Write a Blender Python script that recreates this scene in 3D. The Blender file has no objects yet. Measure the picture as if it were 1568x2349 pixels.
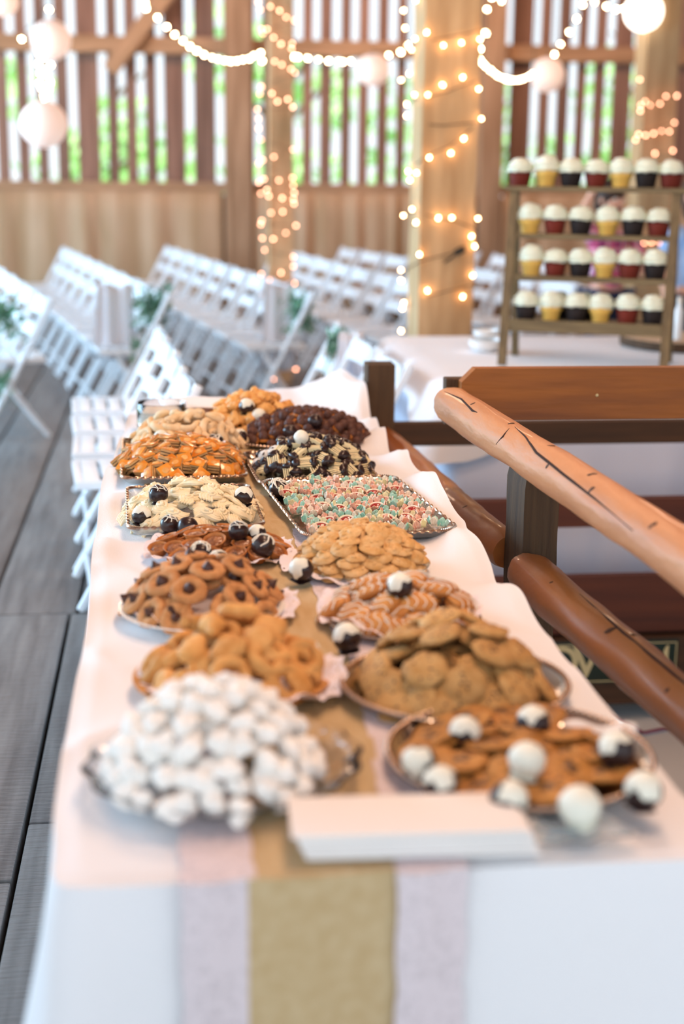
import bpy, bmesh, math, random
from math import sin, cos, pi, radians, sqrt
from mathutils import Vector, Matrix, noise as mnoise
random.seed(7)
R = random.random
ORD = ['nearest', 'second', 'third', 'fourth', 'fifth', 'sixth', 'seventh', 'eighth', 'ninth']
ON = 'first second third fourth fifth sixth seventh eighth ninth tenth eleventh twelfth thirteenth fourteenth fifteenth sixteenth seventeenth eighteenth nineteenth twentieth'.split()
def U(a, b): return a + (b - a) * R()
COL = bpy.context.scene.collection
SC = bpy.context.scene

# ------------------------------------------------------------------ camera
CW, CH = 1568, 2349
FPX = 50 / 36 * CH
EYE = 1.52
YAW, PITCH, ROLL = radians(7.13525), radians(13.52431), 0.0115
_f = Vector((sin(YAW) * cos(PITCH), cos(YAW) * cos(PITCH), -sin(PITCH)))
_r = Vector((cos(YAW), -sin(YAW), 0)); _u = _r.cross(_f)
_r, _u = cos(ROLL) * _r + sin(ROLL) * _u, -sin(ROLL) * _r + cos(ROLL) * _u
cam = bpy.data.cameras.new('camera')
camo = bpy.data.objects.new('camera', cam); COL.objects.link(camo)
camo.matrix_world = Matrix(((_r.x, _u.x, -_f.x, 0), (_r.y, _u.y, -_f.y, 0), (_r.z, _u.z, -_f.z, EYE), (0, 0, 0, 1)))
cam.sensor_fit = 'VERTICAL'; cam.sensor_height = 36; cam.lens = 50
cam.clip_end = 300
cam.dof.use_dof = True; cam.dof.focus_distance = 3.2; cam.dof.aperture_fstop = 1.75
SC.camera = camo
def _ray(px, py): return _f + _r * ((px - CW / 2) / FPX) - _u * ((py - CH / 2) / FPX)
def on_z(px, py, z):
    d = _ray(px, py); return Vector((0, 0, EYE)) + d * ((z - EYE) / d.z)
def on_y(px, py, y):
    d = _ray(px, py); return Vector((0, 0, EYE)) + d * (y / d.y)

# ------------------------------------------------------------------ light
w = bpy.data.worlds.new('daylight'); SC.world = w; w.use_nodes = True
nt = w.node_tree; nt.nodes.clear()
wo = nt.nodes.new('ShaderNodeOutputWorld'); wb = nt.nodes.new('ShaderNodeBackground')
wt = nt.nodes.new('ShaderNodeTexCoord'); ws = nt.nodes.new('ShaderNodeSeparateXYZ'); wr = nt.nodes.new('ShaderNodeValToRGB')
nt.links.new(wt.outputs['Generated'], ws.inputs[0]); nt.links.new(ws.outputs[2], wr.inputs[0])
wr.color_ramp.elements[0].position = 0.0; wr.color_ramp.elements[0].color = (0.86, 0.94, 1.0, 1)
wr.color_ramp.elements[1].position = 0.7; wr.color_ramp.elements[1].color = (0.62, 0.82, 1.0, 1)
nt.links.new(wr.outputs[0], wb.inputs[0]); wb.inputs[1].default_value = .80
nt.links.new(wb.outputs[0], wo.inputs[0])
def lamp(name, kind, loc, energy, color, rot=None, target=None, **kw):
    l = bpy.data.lights.new(name, kind); l.energy = energy; l.color = color
    for k, v in kw.items(): setattr(l, k, v)
    o = bpy.data.objects.new(name, l); COL.objects.link(o); o.location = loc
    if target is not None: o.rotation_euler = (Vector(target) - Vector(loc)).to_track_quat('-Z', 'Y').to_euler()
    return o
lamp('sun', 'SUN', (-5, -5, 20), 3.6, (1, 0.95, 0.86), target=(-1, 8, 0), angle=0.02)
# daylight through the big barn doors behind the photographer and on the left side
lamp('barn_door_daylight', 'AREA', (-1.6, -2.6, 1.9), 13, (0.70, 0.87, 1.0), target=(0.4, 3.0, 0.6), shape='RECTANGLE', size=3.4, size_y=2.6)
lamp('side_door_daylight', 'AREA', (-6.0, 8.6, 2.3), 520, (0.45, 0.74, 1.0), target=(0.2, 9.2, 0.5), shape='RECTANGLE', size=6.5, size_y=3.0)
# warm fill lights added over the buffet and the seating, no fixtures
for i, (x, y, z, e) in enumerate([(0.6, 1.9, 3.0, 46), (0.7, 3.4, 3.0, 52), (0.9, 5.4, 3.3, 30), (-0.6, 13.2, 3.7, 46), (2.6, 13.2, 3.7, 58), (4.8, 12.6, 3.6, 46)]):
    lamp('warm_fill_light', 'POINT', (x, y, z), e, (1.0, 0.66, 0.44), shadow_soft_size=0.3)
SC.view_settings.view_transform = 'Standard'; SC.view_settings.look = 'None'
SC.view_settings.gamma = 1.0; SC.view_settings.use_curve_mapping = False
SC.view_settings.exposure = 0.85
SC.cycles.use_denoising = True
SC.cycles.sample_clamp_indirect = 6.0
SC.cycles.max_bounces = 8; SC.cycles.diffuse_bounces = 4; SC.cycles.transparent_max_bounces = 12

# ------------------------------------------------------------------ materials
def lin(h):
    h = h.lstrip('#'); c = [int(h[i:i + 2], 16) / 255 for i in (0, 2, 4)]
    return tuple((v / 12.92 if v <= .04045 else ((v + .055) / 1.055) ** 2.4) for v in c) + (1,)
def mat(name, col, rough=0.6, col2=None, nscale=8, nstretch=(1, 1, 1), ndet=4, lo=.35, hi=.65, bump=0, bscale=30, bstretch=(1, 1, 1),
        metal=0, spec=.5, sss=0, trans=0, alpha=None, var=0, emit=None, coat=0, ior=1.45, sheen=0, seed=0):
    m = bpy.data.materials.new(name); m.use_nodes = True; t = m.node_tree; N = t.nodes; L = t.links
    b = N['Principled BSDF']; b.inputs['Roughness'].default_value = rough; b.inputs['Metallic'].default_value = metal
    b.inputs['Specular IOR Level'].default_value = spec; b.inputs['IOR'].default_value = ior
    b.inputs['Transmission Weight'].default_value = trans; b.inputs['Coat Weight'].default_value = coat
    b.inputs['Sheen Weight'].default_value = sheen
    if sss: b.inputs['Subsurface Weight'].default_value = sss; b.inputs['Subsurface Radius'].default_value = (.01, .006, .004); b.inputs['Subsurface Scale'].default_value = 1.0
    c1 = lin(col); b.inputs['Base Color'].default_value = c1
    tc = N.new('ShaderNodeTexCoord'); src = tc.outputs['Object']
    oi = N.new('ShaderNodeObjectInfo')
    def nz(scale, stretch, det):
        mp = N.new('ShaderNodeMapping'); mp.inputs['Scale'].default_value = stretch; L.new(src, mp.inputs[0])
        ad = N.new('ShaderNodeVectorMath'); ad.operation = 'ADD'; L.new(mp.outputs[0], ad.inputs[0])
        sc_ = N.new('ShaderNodeVectorMath'); sc_.operation = 'SCALE'; sc_.inputs['Scale'].default_value = 37.0
        cb = N.new('ShaderNodeCombineXYZ'); L.new(oi.outputs['Random'], cb.inputs[0]); L.new(oi.outputs['Random'], cb.inputs[1]); cb.inputs[2].default_value = seed
        L.new(cb.outputs[0], sc_.inputs[0]); L.new(sc_.outputs[0], ad.inputs[1])
        n = N.new('ShaderNodeTexNoise'); n.inputs['Scale'].default_value = scale; n.inputs['Detail'].default_value = det
        L.new(ad.outputs[0], n.inputs['Vector']); return n.outputs['Fac']
    colout = None
    if col2:
        r = N.new('ShaderNodeValToRGB'); r.color_ramp.elements[0].position = lo; r.color_ramp.elements[1].position = hi
        r.color_ramp.elements[0].color = c1; r.color_ramp.elements[1].color = lin(col2)
        L.new(nz(nscale, nstretch, ndet), r.inputs[0]); colout = r.outputs[0]
    if var:
        h = N.new('ShaderNodeHueSaturation'); mr = N.new('ShaderNodeMapRange'); L.new(oi.outputs['Random'], mr.inputs[0])
        mr.inputs[3].default_value = 1 - var; mr.inputs[4].default_value = 1 + var; L.new(mr.outputs[0], h.inputs['Value'])
        if colout: L.new(colout, h.inputs['Color'])
        else: h.inputs['Color'].default_value = c1
        colout = h.outputs[0]
    if colout: L.new(colout, b.inputs['Base Color'])
    if bump:
        bp = N.new('ShaderNodeBump'); bp.inputs['Strength'].default_value = 1.0; bp.inputs['Distance'].default_value = bump
        L.new(nz(bscale, bstretch, 3), bp.inputs['Height']); L.new(bp.outputs[0], b.inputs['Normal'])
    if emit: b.inputs['Emission Color'].default_value = lin(emit[0]); b.inputs['Emission Strength'].default_value = emit[1]
    if alpha == 'lace':
        v = N.new('ShaderNodeTexVoronoi'); v.inputs['Scale'].default_value = 95; L.new(src, v.inputs['Vector'])
        n2 = N.new('ShaderNodeTexNoise'); n2.inputs['Scale'].default_value = 22; L.new(src, n2.inputs['Vector'])
        g = N.new('ShaderNodeMath'); g.operation = 'ADD'; L.new(v.outputs['Distance'], g.inputs[0]); L.new(n2.outputs['Fac'], g.inputs[1])
        r2 = N.new('ShaderNodeMapRange'); r2.inputs[1].default_value = .80; r2.inputs[2].default_value = .98; r2.inputs[3].default_value = .86; r2.inputs[4].default_value = 1.0
        L.new(g.outputs[0], r2.inputs[0]); L.new(r2.outputs[0], b.inputs['Alpha'])
    elif alpha == 'doily':
        v = N.new('ShaderNodeTexVoronoi'); v.inputs['Scale'].default_value = 110; L.new(src, v.inputs['Vector'])
        r2 = N.new('ShaderNodeMath'); r2.operation = 'GREATER_THAN'; r2.inputs[1].default_value = .22
        L.new(v.outputs['Distance'], r2.inputs[0]); L.new(r2.outputs[0], b.inputs['Alpha'])
    elif alpha is not None: b.inputs['Alpha'].default_value = alpha
    return m
M = {}
M['cloth'] = mat('white_cloth', '#ecebee', .85, bump=.0008, bscale=260, sheen=.2)
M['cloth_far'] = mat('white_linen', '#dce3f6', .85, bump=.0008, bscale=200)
M['burlap'] = mat('burlap', '#cdb48c', .95, '#c3a77c', 60, (1, .3, 1), bump=.0015, bscale=420)
M['curtain'] = mat('burlap_curtain', '#c2a183', .95, '#ac8a68', 4, (2, 2, .2), bump=.002, bscale=120)
M['lace'] = mat('lace', '#ddd0d4', .9, alpha='lace')
M['doily'] = mat('doily_paper', '#efe7ee', .85, alpha='doily')
M['paper'] = mat('napkin_paper', '#f1ece9', .9, bump=.0005, bscale=150, var=.03)
M['floor'] = mat('weathered_floorboard', '#5e5a59', .46, '#86827f', 3.2, (9, .6, 1), 8, .3, .72, bump=.006, bscale=16, bstretch=(.8, 5, 1), var=.13)
M['gap'] = mat('dark_underfloor', '#1c1a1b', .9)
M['board'] = mat('barn_siding', '#7a5747', .85, '#9a725f', 2.5, (8, 8, .4), 6, bump=.004, bscale=14, bstretch=(4, 4, .3), var=.22)
M['beam'] = mat('barn_beam', '#97704f', .8, '#b48a68', 3, (.4, 4, 4), 6, bump=.004, bscale=10)
M['beamv'] = mat('barn_upright', '#8f6a4c', .8, '#b08a6b', 3, (5, 5, .4), 6, bump=.004, bscale=10)
M['post'] = mat('rough_post', '#a9855c', .85, '#cfae84', 2.6, (5, 5, .6), 8, .3, .7, bump=.006, bscale=9, bstretch=(3, 3, .6))
M['log'] = mat('peeled_log', '#c08459', .5, '#985a34', 2.6, (5, .6, 5), 8, .45, .8, bump=.006, bscale=14, bstretch=(2, .6, 2), coat=.1)
M['log2'] = mat('peeled_log_orange', '#a8662f', .42, '#7e4420', 3.0, (4, .5, 4), 6, .35, .75, bump=.004, bscale=12, bstretch=(2, .6, 2), coat=.15)
M['knot'] = mat('log_knot', '#4a2c18', .7)
M['crack'] = mat('log_crack', '#2a120a', .9)
M['plank'] = mat('orange_plank', '#98560f', .5, '#703a06', 2.6, (.9, 4, 9), 7, .3, .7, bump=.001, bscale=20, bstretch=(.5, 5, 5))
M['dark'] = mat('dark_timber', '#3a2615', .75, '#5a4128', 4, (12, 12, .6), 7, .3, .7, bump=.003, bscale=60, bstretch=(3, 3, .2))
M['darkx'] = mat('dark_cross_timber', '#33200f', .7, '#4d3018', 4, (.6, 9, 9), 6, .3, .7, bump=.002, bscale=30)
M['red'] = mat('red_brown_board', '#4a2010', .6, '#5e2c16', 3, (.6, 9, 9), 6, .3, .7)
M['chair'] = mat('white_chair_paint', '#e9eef3', .35, spec=.5)
M['stand'] = mat('grey_stained_wood', '#5f5139', .7, '#81704f', 9, (.6, 6, 6), 6, .3, .7, bump=.001, bscale=50)
M['standv'] = mat('grey_stained_leg', '#5b4c35', .7, '#806b49', 9, (6, 6, .6), 6, .3, .7, bump=.001, bscale=50)
M['silver'] = mat('silver_plate', '#c9c1b8', .16, metal=1, bump=.0004, bscale=120)
M['silverrim'] = mat('beaded_silver', '#c4ab98', .22, metal=1)
M['china'] = mat('white_china', '#eef0f0', .2, coat=.3)
M['glass'] = mat('clear_glass', '#ffffff', .02, trans=1, ior=1.46)
M['plasticclear'] = mat('clear_plastic', '#e9f2f6', .12, trans=.85, ior=1.3, bump=.003, bscale=40)
M['wax'] = mat('cream_wax', '#e8e0d2', .5, sss=.2)
M['peachbox'] = mat('peach_carton', '#e0b4a2', .6)
M['green'] = mat('leaf_green', '#3f7355', .6, '#6f9c7d', 12, var=.25)
M['sage'] = mat('eucalyptus_leaf', '#7fa892', .6, '#a7c4b0', 12, var=.2)
M['tree'] = mat('tree_leaf', '#a2d884', .6, '#cdeeb0', .7, var=.15)
M['trunk'] = mat('tree_bark', '#6b5a48', .9, bump=.02, bscale=8)
M['grass'] = mat('grass', '#8fc76c', .9, '#b4dc8c', .8)
M['wire'] = mat('dark_wire', '#2c2a22', .6)
M['bulb'] = mat('glowing_bulb', '#ffe2b8', .4, emit=('#ffc58a', 20))
M['bulbdim'] = mat('dim_peach_bulb', '#ffd8b8', .4, emit=('#ffaa86', 7.5))
M['bulbbig'] = mat('glowing_globe_bulb', '#fff0d8', .4, emit=('#ffd9a8', 30))
M['lantern'] = mat('paper_lantern', '#f2dcd2', .8, emit=('#ffd9c4', .25))
M['lanternlit'] = mat('lit_paper_lantern', '#fff2e4', .8, emit=('#fff0dc', 2.2))
M['skin'] = mat('skin', '#e0a98c', .5, sss=.2)
M['hair'] = mat('dark_brown_hair', '#3a261c', .6, bump=.004, bscale=40)
M['jeans'] = mat('navy_trousers', '#2d3a57', .9)
M['bluecloth'] = mat('light_blue_cotton', '#7fa8dc', .9, '#b9d0f0', 8)
M['sign'] = mat('dark_green_plate', '#14271f', .35)
M['signcream'] = mat('cream_paint', '#c9b98a', .5)
M['landing'] = mat('pale_grey_landing', '#c5c8ca', .6)
M['burgundy'] = mat('burgundy_edging', '#7d2a4e', .7)
M['pad'] = mat('grey_lace_cover', '#e6e8f0', .9, bump=.003, bscale=90)
# food
M['sugar'] = mat('powdered_cookie', '#f8f4ee', .95, '#e2d0bc', 60, lo=.62, hi=.9, bump=.002, bscale=90, var=.05)
M['butter'] = mat('butter_cookie', '#e0a864', .7, '#c98a45', 40, bump=.001, bscale=90, var=.12)
M['pbcookie'] = mat('peanut_butter_cookie', '#cf9560', .8, '#b87c48', 60, bump=.0015, bscale=150, var=.08)
M['choc'] = mat('milk_chocolate', '#4a2b20', .4, spec=.5, var=.1)
M['dark_choc'] = mat('dark_chocolate', '#241417', .3, '#33201e', 30, bump=.001, bscale=60, coat=.15)
M['icing'] = mat('white_icing', '#eee8d8', .45)
M['whitechoc'] = mat('white_chocolate', '#eceadb', .45, bump=.0015, bscale=60)
M['tart'] = mat('tart_crust', '#c67f42', .65, '#a8632c', 50, bump=.001, bscale=100, var=.1)
M['pecan'] = mat('pecan_filling', '#7a4526', .3, '#a9714a', 120, bump=.003, bscale=170, coat=.4)
M['piped'] = mat('piped_butter_dough', '#f8ebcb', .6, '#f0dcb2', 40, bump=.0006, bscale=150, var=.05)
M['bar'] = mat('pale_layer', '#b98d57', .7, '#d3aa72', 70, bump=.001, bscale=120, var=.08)
M['barfill'] = mat('dark_layer', '#4b3624', .5)
M['barglaze'] = mat('orange_glaze', '#de7d1c', .2, '#e79a3c', 30, coat=.5, var=.1)
M['flat'] = mat('flat_cookie', '#a86d2c', .6, '#c08540', 30, bump=.002, bscale=60, var=.12)
M['chipc'] = mat('oat_chip_cookie', '#b58448', .75, '#c89c62', 45, bump=.003, bscale=70, var=.12)
M['melt'] = mat('melted_chocolate', '#4f3420', .4)
M['drizz'] = mat('golden_pastry', '#cd8e4c', .6, '#b97434', 45, bump=.001, bscale=90, var=.1)
M['almond'] = mat('almond_cookie', '#cd9a58', .6, '#e0b67e', 55, bump=.003, bscale=90, var=.1)
M['mint'] = mat('mint_petal', '#8fd0b8', .4, '#c9eadb', 60, sss=.15)
M['coral'] = mat('coral_petal', '#f0a588', .4, '#f7cdb8', 60, sss=.15)
M['lemon'] = mat('lemon_petal', '#efe0a2', .4, '#f5edc8', 60, sss=.15)
M['cream'] = mat('cream_petal', '#f3dfc6', .4, '#f7ecd9', 60, sss=.15)
M['jam'] = mat('red_jam', '#9c1a1c', .15, coat=.5)
M['strip'] = mat('pale_yellow_wafer', '#ead9ac', .6)
M['crinkle'] = mat('crinkle_cookie', '#ddd8d0', .9, '#4a3a30', 75, lo=.52, hi=.60, bump=.002, bscale=75)
M['acorn'] = mat('cocoa_dome', '#4c2b20', .6, '#5d372a', 60, bump=.001, bscale=120, var=.15)
M['acorncap'] = mat('caramel_base', '#c77b36', .5, var=.1)
M['orangep'] = mat('orange_pastry', '#df9a4c', .5, '#eab36b', 30, bump=.002, bscale=60, var=.08)
M['nutp'] = mat('pale_nut_cookie', '#e2bd8c', .7, '#efd6b0', 40, bump=.002, bscale=60, var=.1)
M['frost'] = mat('cream_frosting', '#dfe6d4', .45, sss=.1)
M['linerred'] = mat('red_velvet_liner', '#74281a', .7, var=.12)
M['lineryel'] = mat('golden_cone_cup', '#e3b85c', .6, var=.05)
M['linerblk'] = mat('black_liner', '#241c1c', .6, var=.1)
M['cakered'] = mat('red_velvet_cake', '#4d1712', .9)
M['cakeblk'] = mat('chocolate_cake', '#120b0b', .9)
# plaid shirt
def plaid():
    m = bpy.data.materials.new('pink_blue_plaid'); m.use_nodes = True; t = m.node_tree; N = t.nodes; L = t.links
    b = N['Principled BSDF']; b.inputs['Roughness'].default_value = .9
    tc = N.new('ShaderNodeTexCoord'); s = N.new('ShaderNodeSeparateXYZ'); L.new(tc.outputs['Object'], s.inputs[0])
    def stripe(out, sc):
        a = N.new('ShaderNodeMath'); a.operation = 'MULTIPLY'; a.inputs[1].default_value = sc; L.new(out, a.inputs[0])
        f = N.new('ShaderNodeMath'); f.operation = 'FRACT'; L.new(a.outputs[0], f.inputs[0])
        r = N.new('ShaderNodeValToRGB'); r.color_ramp.interpolation = 'CONSTANT'
        e = r.color_ramp.elements; e[0].color = lin('#f06a92'); e[1].position = .4; e[1].color = lin('#f6d6e4')
        for p_, c_ in ((.6, '#d8406e'), (.8, '#2f3f78')):
            x = e.new(p_); x.color = lin(c_)
        L.new(f.outputs[0], r.inputs[0]); return r.outputs[0]
    mx = N.new('ShaderNodeMix'); mx.data_type = 'RGBA'; mx.inputs[0].default_value = .5
    L.new(stripe(s.outputs[0], 9), mx.inputs[6]); L.new(stripe(s.outputs[2], 9), mx.inputs[7]); L.new(mx.outputs[2], b.inputs['Base Color'])
    return m
M['plaid'] = plaid()

# ------------------------------------------------------------------ mesh helpers
class MB:
    def __init__(s): s.v = []; s.f = []; s.mi = []; s.m = 0
    def add(s, vs, fs, T=None):
        o = len(s.v)
        s.v += [tuple(T @ Vector(v)) if T else tuple(v) for v in vs]
        s.f += [tuple(i + o for i in f) for f in fs]; s.mi += [s.m] * len(fs); return s
    def box(s, c, d, T=None, bev=0, jit=0):
        x, y, z = [k / 2 for k in d]; b = min(bev, x * .9, y * .9, z * .9)
        if b <= 0:
            vs = [(c[0] + sx * x + U(-jit, jit), c[1] + sy * y + U(-jit, jit), c[2] + sz * z) for sx in (-1, 1) for sy in (-1, 1) for sz in (-1, 1)]
            return s.add(vs, [(0, 1, 3, 2), (4, 6, 7, 5), (0, 4, 5, 1), (2, 3, 7, 6), (0, 2, 6, 4), (1, 5, 7, 3)], T)
        bm = bmesh.new(); bmesh.ops.create_cube(bm, size=1)
        for v in bm.verts: v.co = Vector((v.co.x * 2 * x, v.co.y * 2 * y, v.co.z * 2 * z))
        bmesh.ops.bevel(bm, geom=bm.edges[:], offset=b, segments=2, affect='EDGES', profile=.6)
        for v in bm.verts: v.co += Vector(c)
        bm.verts.index_update(); vs = [tuple(v.co) for v in bm.verts]; fs = [tuple(v.index for v in f.verts) for f in bm.faces]; bm.free()
        return s.add(vs, fs, T)
    def tube(s, pts, r, n=8, cap=True, T=None, closed=False):
        pts = [Vector(p) for p in pts]; k = len(pts)
        rr = r if hasattr(r, '__len__') else [r] * k
        vs = []; up = None
        for i, p in enumerate(pts):
            if closed: d = pts[(i + 1) % k] - pts[i - 1]
            else: d = pts[min(i + 1, k - 1)] - pts[max(i - 1, 0)]
            if d.length < 1e-9: d = Vector((0, 0, 1))
            d.normalize()
            if up is None: up = d.orthogonal().normalized()
            up = (up - d * up.dot(d))
            if up.length < 1e-6: up = d.orthogonal()
            up.normalize(); q = d.cross(up)
            for j in range(n):
                a = 2 * pi * j / n; vs.append(p + (up * cos(a) + q * sin(a)) * rr[i])
        fs = []
        for i in range(k if closed else k - 1):
            for j in range(n):
                i2 = (i + 1) % k
                fs.append((i * n + j, i * n + (j + 1) % n, i2 * n + (j + 1) % n, i2 * n + j))
        if cap and not closed: fs += [tuple(range(n - 1, -1, -1)), tuple((k - 1) * n + j for j in range(n))]
        return s.add(vs, fs, T)
    def lathe(s, prof, n=24, T=None, fn=None, cap=(True, True)):
        vs = []; fs = []
        for (r, z) in prof:
            for j in range(n):
                a = 2 * pi * j / n; rr, zz = (r, z) if fn is None else fn(a, r, z)
                vs.append((rr * cos(a), rr * sin(a), zz))
        for i in range(len(prof) - 1):
            for j in range(n): fs.append((i * n + j, i * n + (j + 1) % n, (i + 1) * n + (j + 1) % n, (i + 1) * n + j))
        if cap[0]: fs.append(tuple(range(n - 1, -1, -1)))
        if cap[1]: fs.append(tuple((len(prof) - 1) * n + j for j in range(n)))
        return s.add(vs, fs, T)
    def ball(s, c, r, sub=2, nz=0, nf=1.0, T=None, sq=(1, 1, 1)):
        bm = bmesh.new(); bmesh.ops.create_icosphere(bm, subdivisions=sub, radius=1)
        sd = Vector((U(0, 99), U(0, 99), U(0, 99))); vs = []
        for v in bm.verts:
            k = 1 + nz * mnoise.noise(v.co * nf + sd); q = v.co * k
            vs.append((c[0] + q.x * r * sq[0], c[1] + q.y * r * sq[1], c[2] + q.z * r * sq[2]))
        bm.verts.index_update(); fs = [tuple(v.index for v in f.verts) for f in bm.faces]; bm.free()
        return s.add(vs, fs, T)
    def grid(s, fn, nu, nv, T=None):
        vs = [fn(i / nu, j / nv) for j in range(nv + 1) for i in range(nu + 1)]
        fs = [(j * (nu + 1) + i, j * (nu + 1) + i + 1, (j + 1) * (nu + 1) + i + 1, (j + 1) * (nu + 1) + i) for j in range(nv) for i in range(nu)]
        return s.add(vs, fs, T)
    def mesh(s, name, mats, smooth=True):
        me = bpy.data.meshes.new(name); me.from_pydata(s.v, [], s.f)
        if not isinstance(mats, (list, tuple)): mats = [mats]
        for m in mats: me.materials.append(M[m] if isinstance(m, str) else m)
        me.polygons.foreach_set('material_index', s.mi); me.polygons.foreach_set('use_smooth', [smooth] * len(s.f))
        if smooth: me.set_sharp_from_angle(angle=radians(50))
        me.update(); return me
    def build(s, name, mats, parent=None, smooth=True, loc=None, rot=None):
        return ob(name, s.mesh(name, mats, smooth), parent, loc, rot)
def ob(name, me, parent=None, loc=None, rot=None):
    o = bpy.data.objects.new(name, me); COL.objects.link(o)
    if parent: o.parent = parent
    if loc is not None: o.location = loc
    if rot is not None: o.rotation_euler = rot
    return o
def tag(o, label=None, cat=None, group=None, kind=None):
    for k, v in (('label', label), ('category', cat), ('group', group), ('kind', kind)):
        if v: o[k] = v
    return o
def empty(name, loc=(0, 0, 0), rot=(0, 0, 0), **k):
    o = bpy.data.objects.new(name, None); COL.objects.link(o); o.location = loc; o.rotation_euler = rot; o.empty_display_size = .02
    return tag(o, **k)
def kids(o): return [c for c in KID.get(o.name, [])]
KID = {}
def reg(root):
    "remember the part tree of a prototype so that copying needs no scene update"
    def walk(o):
        ch = [c for c in bpy.data.objects if c.parent == o]; KID[o.name] = ch
        for c in ch: walk(c)
    walk(root); return root
def copy_tree(o, parent=None):
    c = o.copy(); COL.objects.link(c)
    if parent: c.parent = parent
    for ch in kids(o): copy_tree(ch, c)
    return c
class Proto:
    "first placement uses the prototype itself, later ones copy it and its parts"
    ALL = []
    def __init__(s, root): s.root = reg(root); s.used = False; Proto.ALL.append(s)
    def put(s, loc, rot=(0, 0, 0), scale=1.0, label=None, group=None, cat=None):
        if not s.used: o = s.root; s.used = True
        else: o = copy_tree(s.root)
        o.location = loc; o.rotation_euler = rot; o.scale = (scale,) * 3 if not hasattr(scale, '__len__') else scale
        return tag(o, label, cat, group)

# ================================================================== SETTING
# floor: dark slab below, boards above; stair opening at x .72..2.4, y 0..4.55
fl = MB()
fl.box((-2.4, 7.0, -.12), (6.2, 16.2, .12)); fl.box((4.55, 10.05, -.12), (7.7, 10.8, .12)); fl.box((5.4, 1.75, -.12), (6.0, 5.8, .12))
floor = tag(fl.build('floor', 'gap', smooth=False), kind='structure')
def plank(x0, x1, y0, y1):
    w_ = x1 - x0; n = 3
    mb = MB(); g = .006
    mb.box(((x0 + x1) / 2, (y0 + y1) / 2, -.03), (w_ - 2 * g, y1 - y0 - 2 * g, .06 + U(-.003, .003)), bev=.006)
    mb.build('floorboard', 'floor', floor)
xs = [-.35 + .26 * i for i in range(-15, 30)]
for i in range(len(xs) - 1):
    a, b = xs[i], xs[i + 1]
    if b > 8.3: continue
    if a < .66:
        ya = U(2.2, 3.4) if abs(a + .61) > .05 else 2.9
        b2 = min(b, .70)
        plank(a, b2, -1, ya); plank(a, b2, ya, 4.84)
    elif a < 2.5: plank(a, b, 4.62, 4.84)
    else: plank(a, b, -1, 4.84)
xs2 = [-.635 + .31 * i for i in range(-11, 29)]
for i in range(len(xs2) - 1):
    a, b = xs2[i], xs2[i + 1]; ys = U(8.5, 10.5)
    plank(a, b, 4.84, ys); plank(a, b, ys, 15.0)

# back wall of upright boards with gaps
YW = 15.0
wall = empty('wall_back', (0, YW, 0)); tag(wall, kind='structure')
xg = []
x = -3.6
def gap_here(x): return 0
pitch = .193
XW0, XW1 = -3.6, 8.0
i = 0
while x < XW1:
    w_ = U(.100, .126) if R() > .10 else U(.20, .24)
    gap = U(.072, .088)
    if w_ > .19: x_n = x + w_ + gap
    else: x_n = x + w_ + gap
    zb = 1.26
    if 3.55 < x < 3.75: zb = .95
    ztop = 4.5
    mb = MB(); mb.box((w_ / 2, 0, 0), (w_, .025, ztop - zb), jit=.004)
    o = mb.build('wall_board', 'board', wall, smooth=False); o.location = (x, U(-.01, .01), (ztop + zb) / 2); o.rotation_euler = (0, U(-.0015, .0015), 0)
    x = x_n; i += 1
low = MB(); low.box((2.2, .02, .63), (11.8, .03, 1.26)); low.build('lower_siding', 'board', wall, smooth=False)
# frame timbers of the wall
def timber(name, c, d, m='beam', rot=(0, 0, 0)):
    mb = MB(); mb.box((0, 0, 0), d, bev=.012); o = mb.build(name, m, smooth=False); o.location = c; o.rotation_euler = rot; tag(o, kind='structure'); return o
timber('trim_1', (2.2, YW - .09, 1.33), (11.8, .12, .10))
timber('trim_2', (2.2, YW - .09, 2.70), (11.8, .12, .16))
pw = on_y(545, 400, YW - .12)
timber('trim_3', (pw.x, YW - .16, 2.25), (.27, .22, 4.5), 'beamv')
timber('trim_4', (pw.x - 1.0, YW - .12, 3.45), (2.3, .12, .16), 'beam', (0, radians(-52), 0)).location = (pw.x - .55, YW - .2, 3.35)
timber('trim_5', (pw.x + .22, YW - .10, .7), (.18, .1, 1.2), 'beamv')
pr = on_y(1118, 400, YW - .12)
timber('trim_6', (pr.x, YW - .16, 2.25), (.24, .22, 4.5), 'beamv')
pz = on_y(300, 200, YW - .1)
timber('trim_7', (-2.6, YW - .16, 2.25), (.24, .22, 4.5), 'beamv')
# roof deck and right wall
roof = MB(); roof.box((2.0, 6.5, 4.6), (12.6, 18.0, .1)); tag(roof.build('ceiling', 'board', smooth=False), kind='structure')
wr_ = empty('wall_right', (8.05, 0, 0)); tag(wr_, kind='structure')
yy = 1.0
while yy < 15:
    w_ = U(.22, .30); mb = MB(); mb.box((0, w_ / 2, 2.25), (.025, w_, 4.5)); o = mb.build('wall_board', 'board', wr_, smooth=False); o.location = (0, yy, 0); yy += w_ + U(.01, .06)

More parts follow.
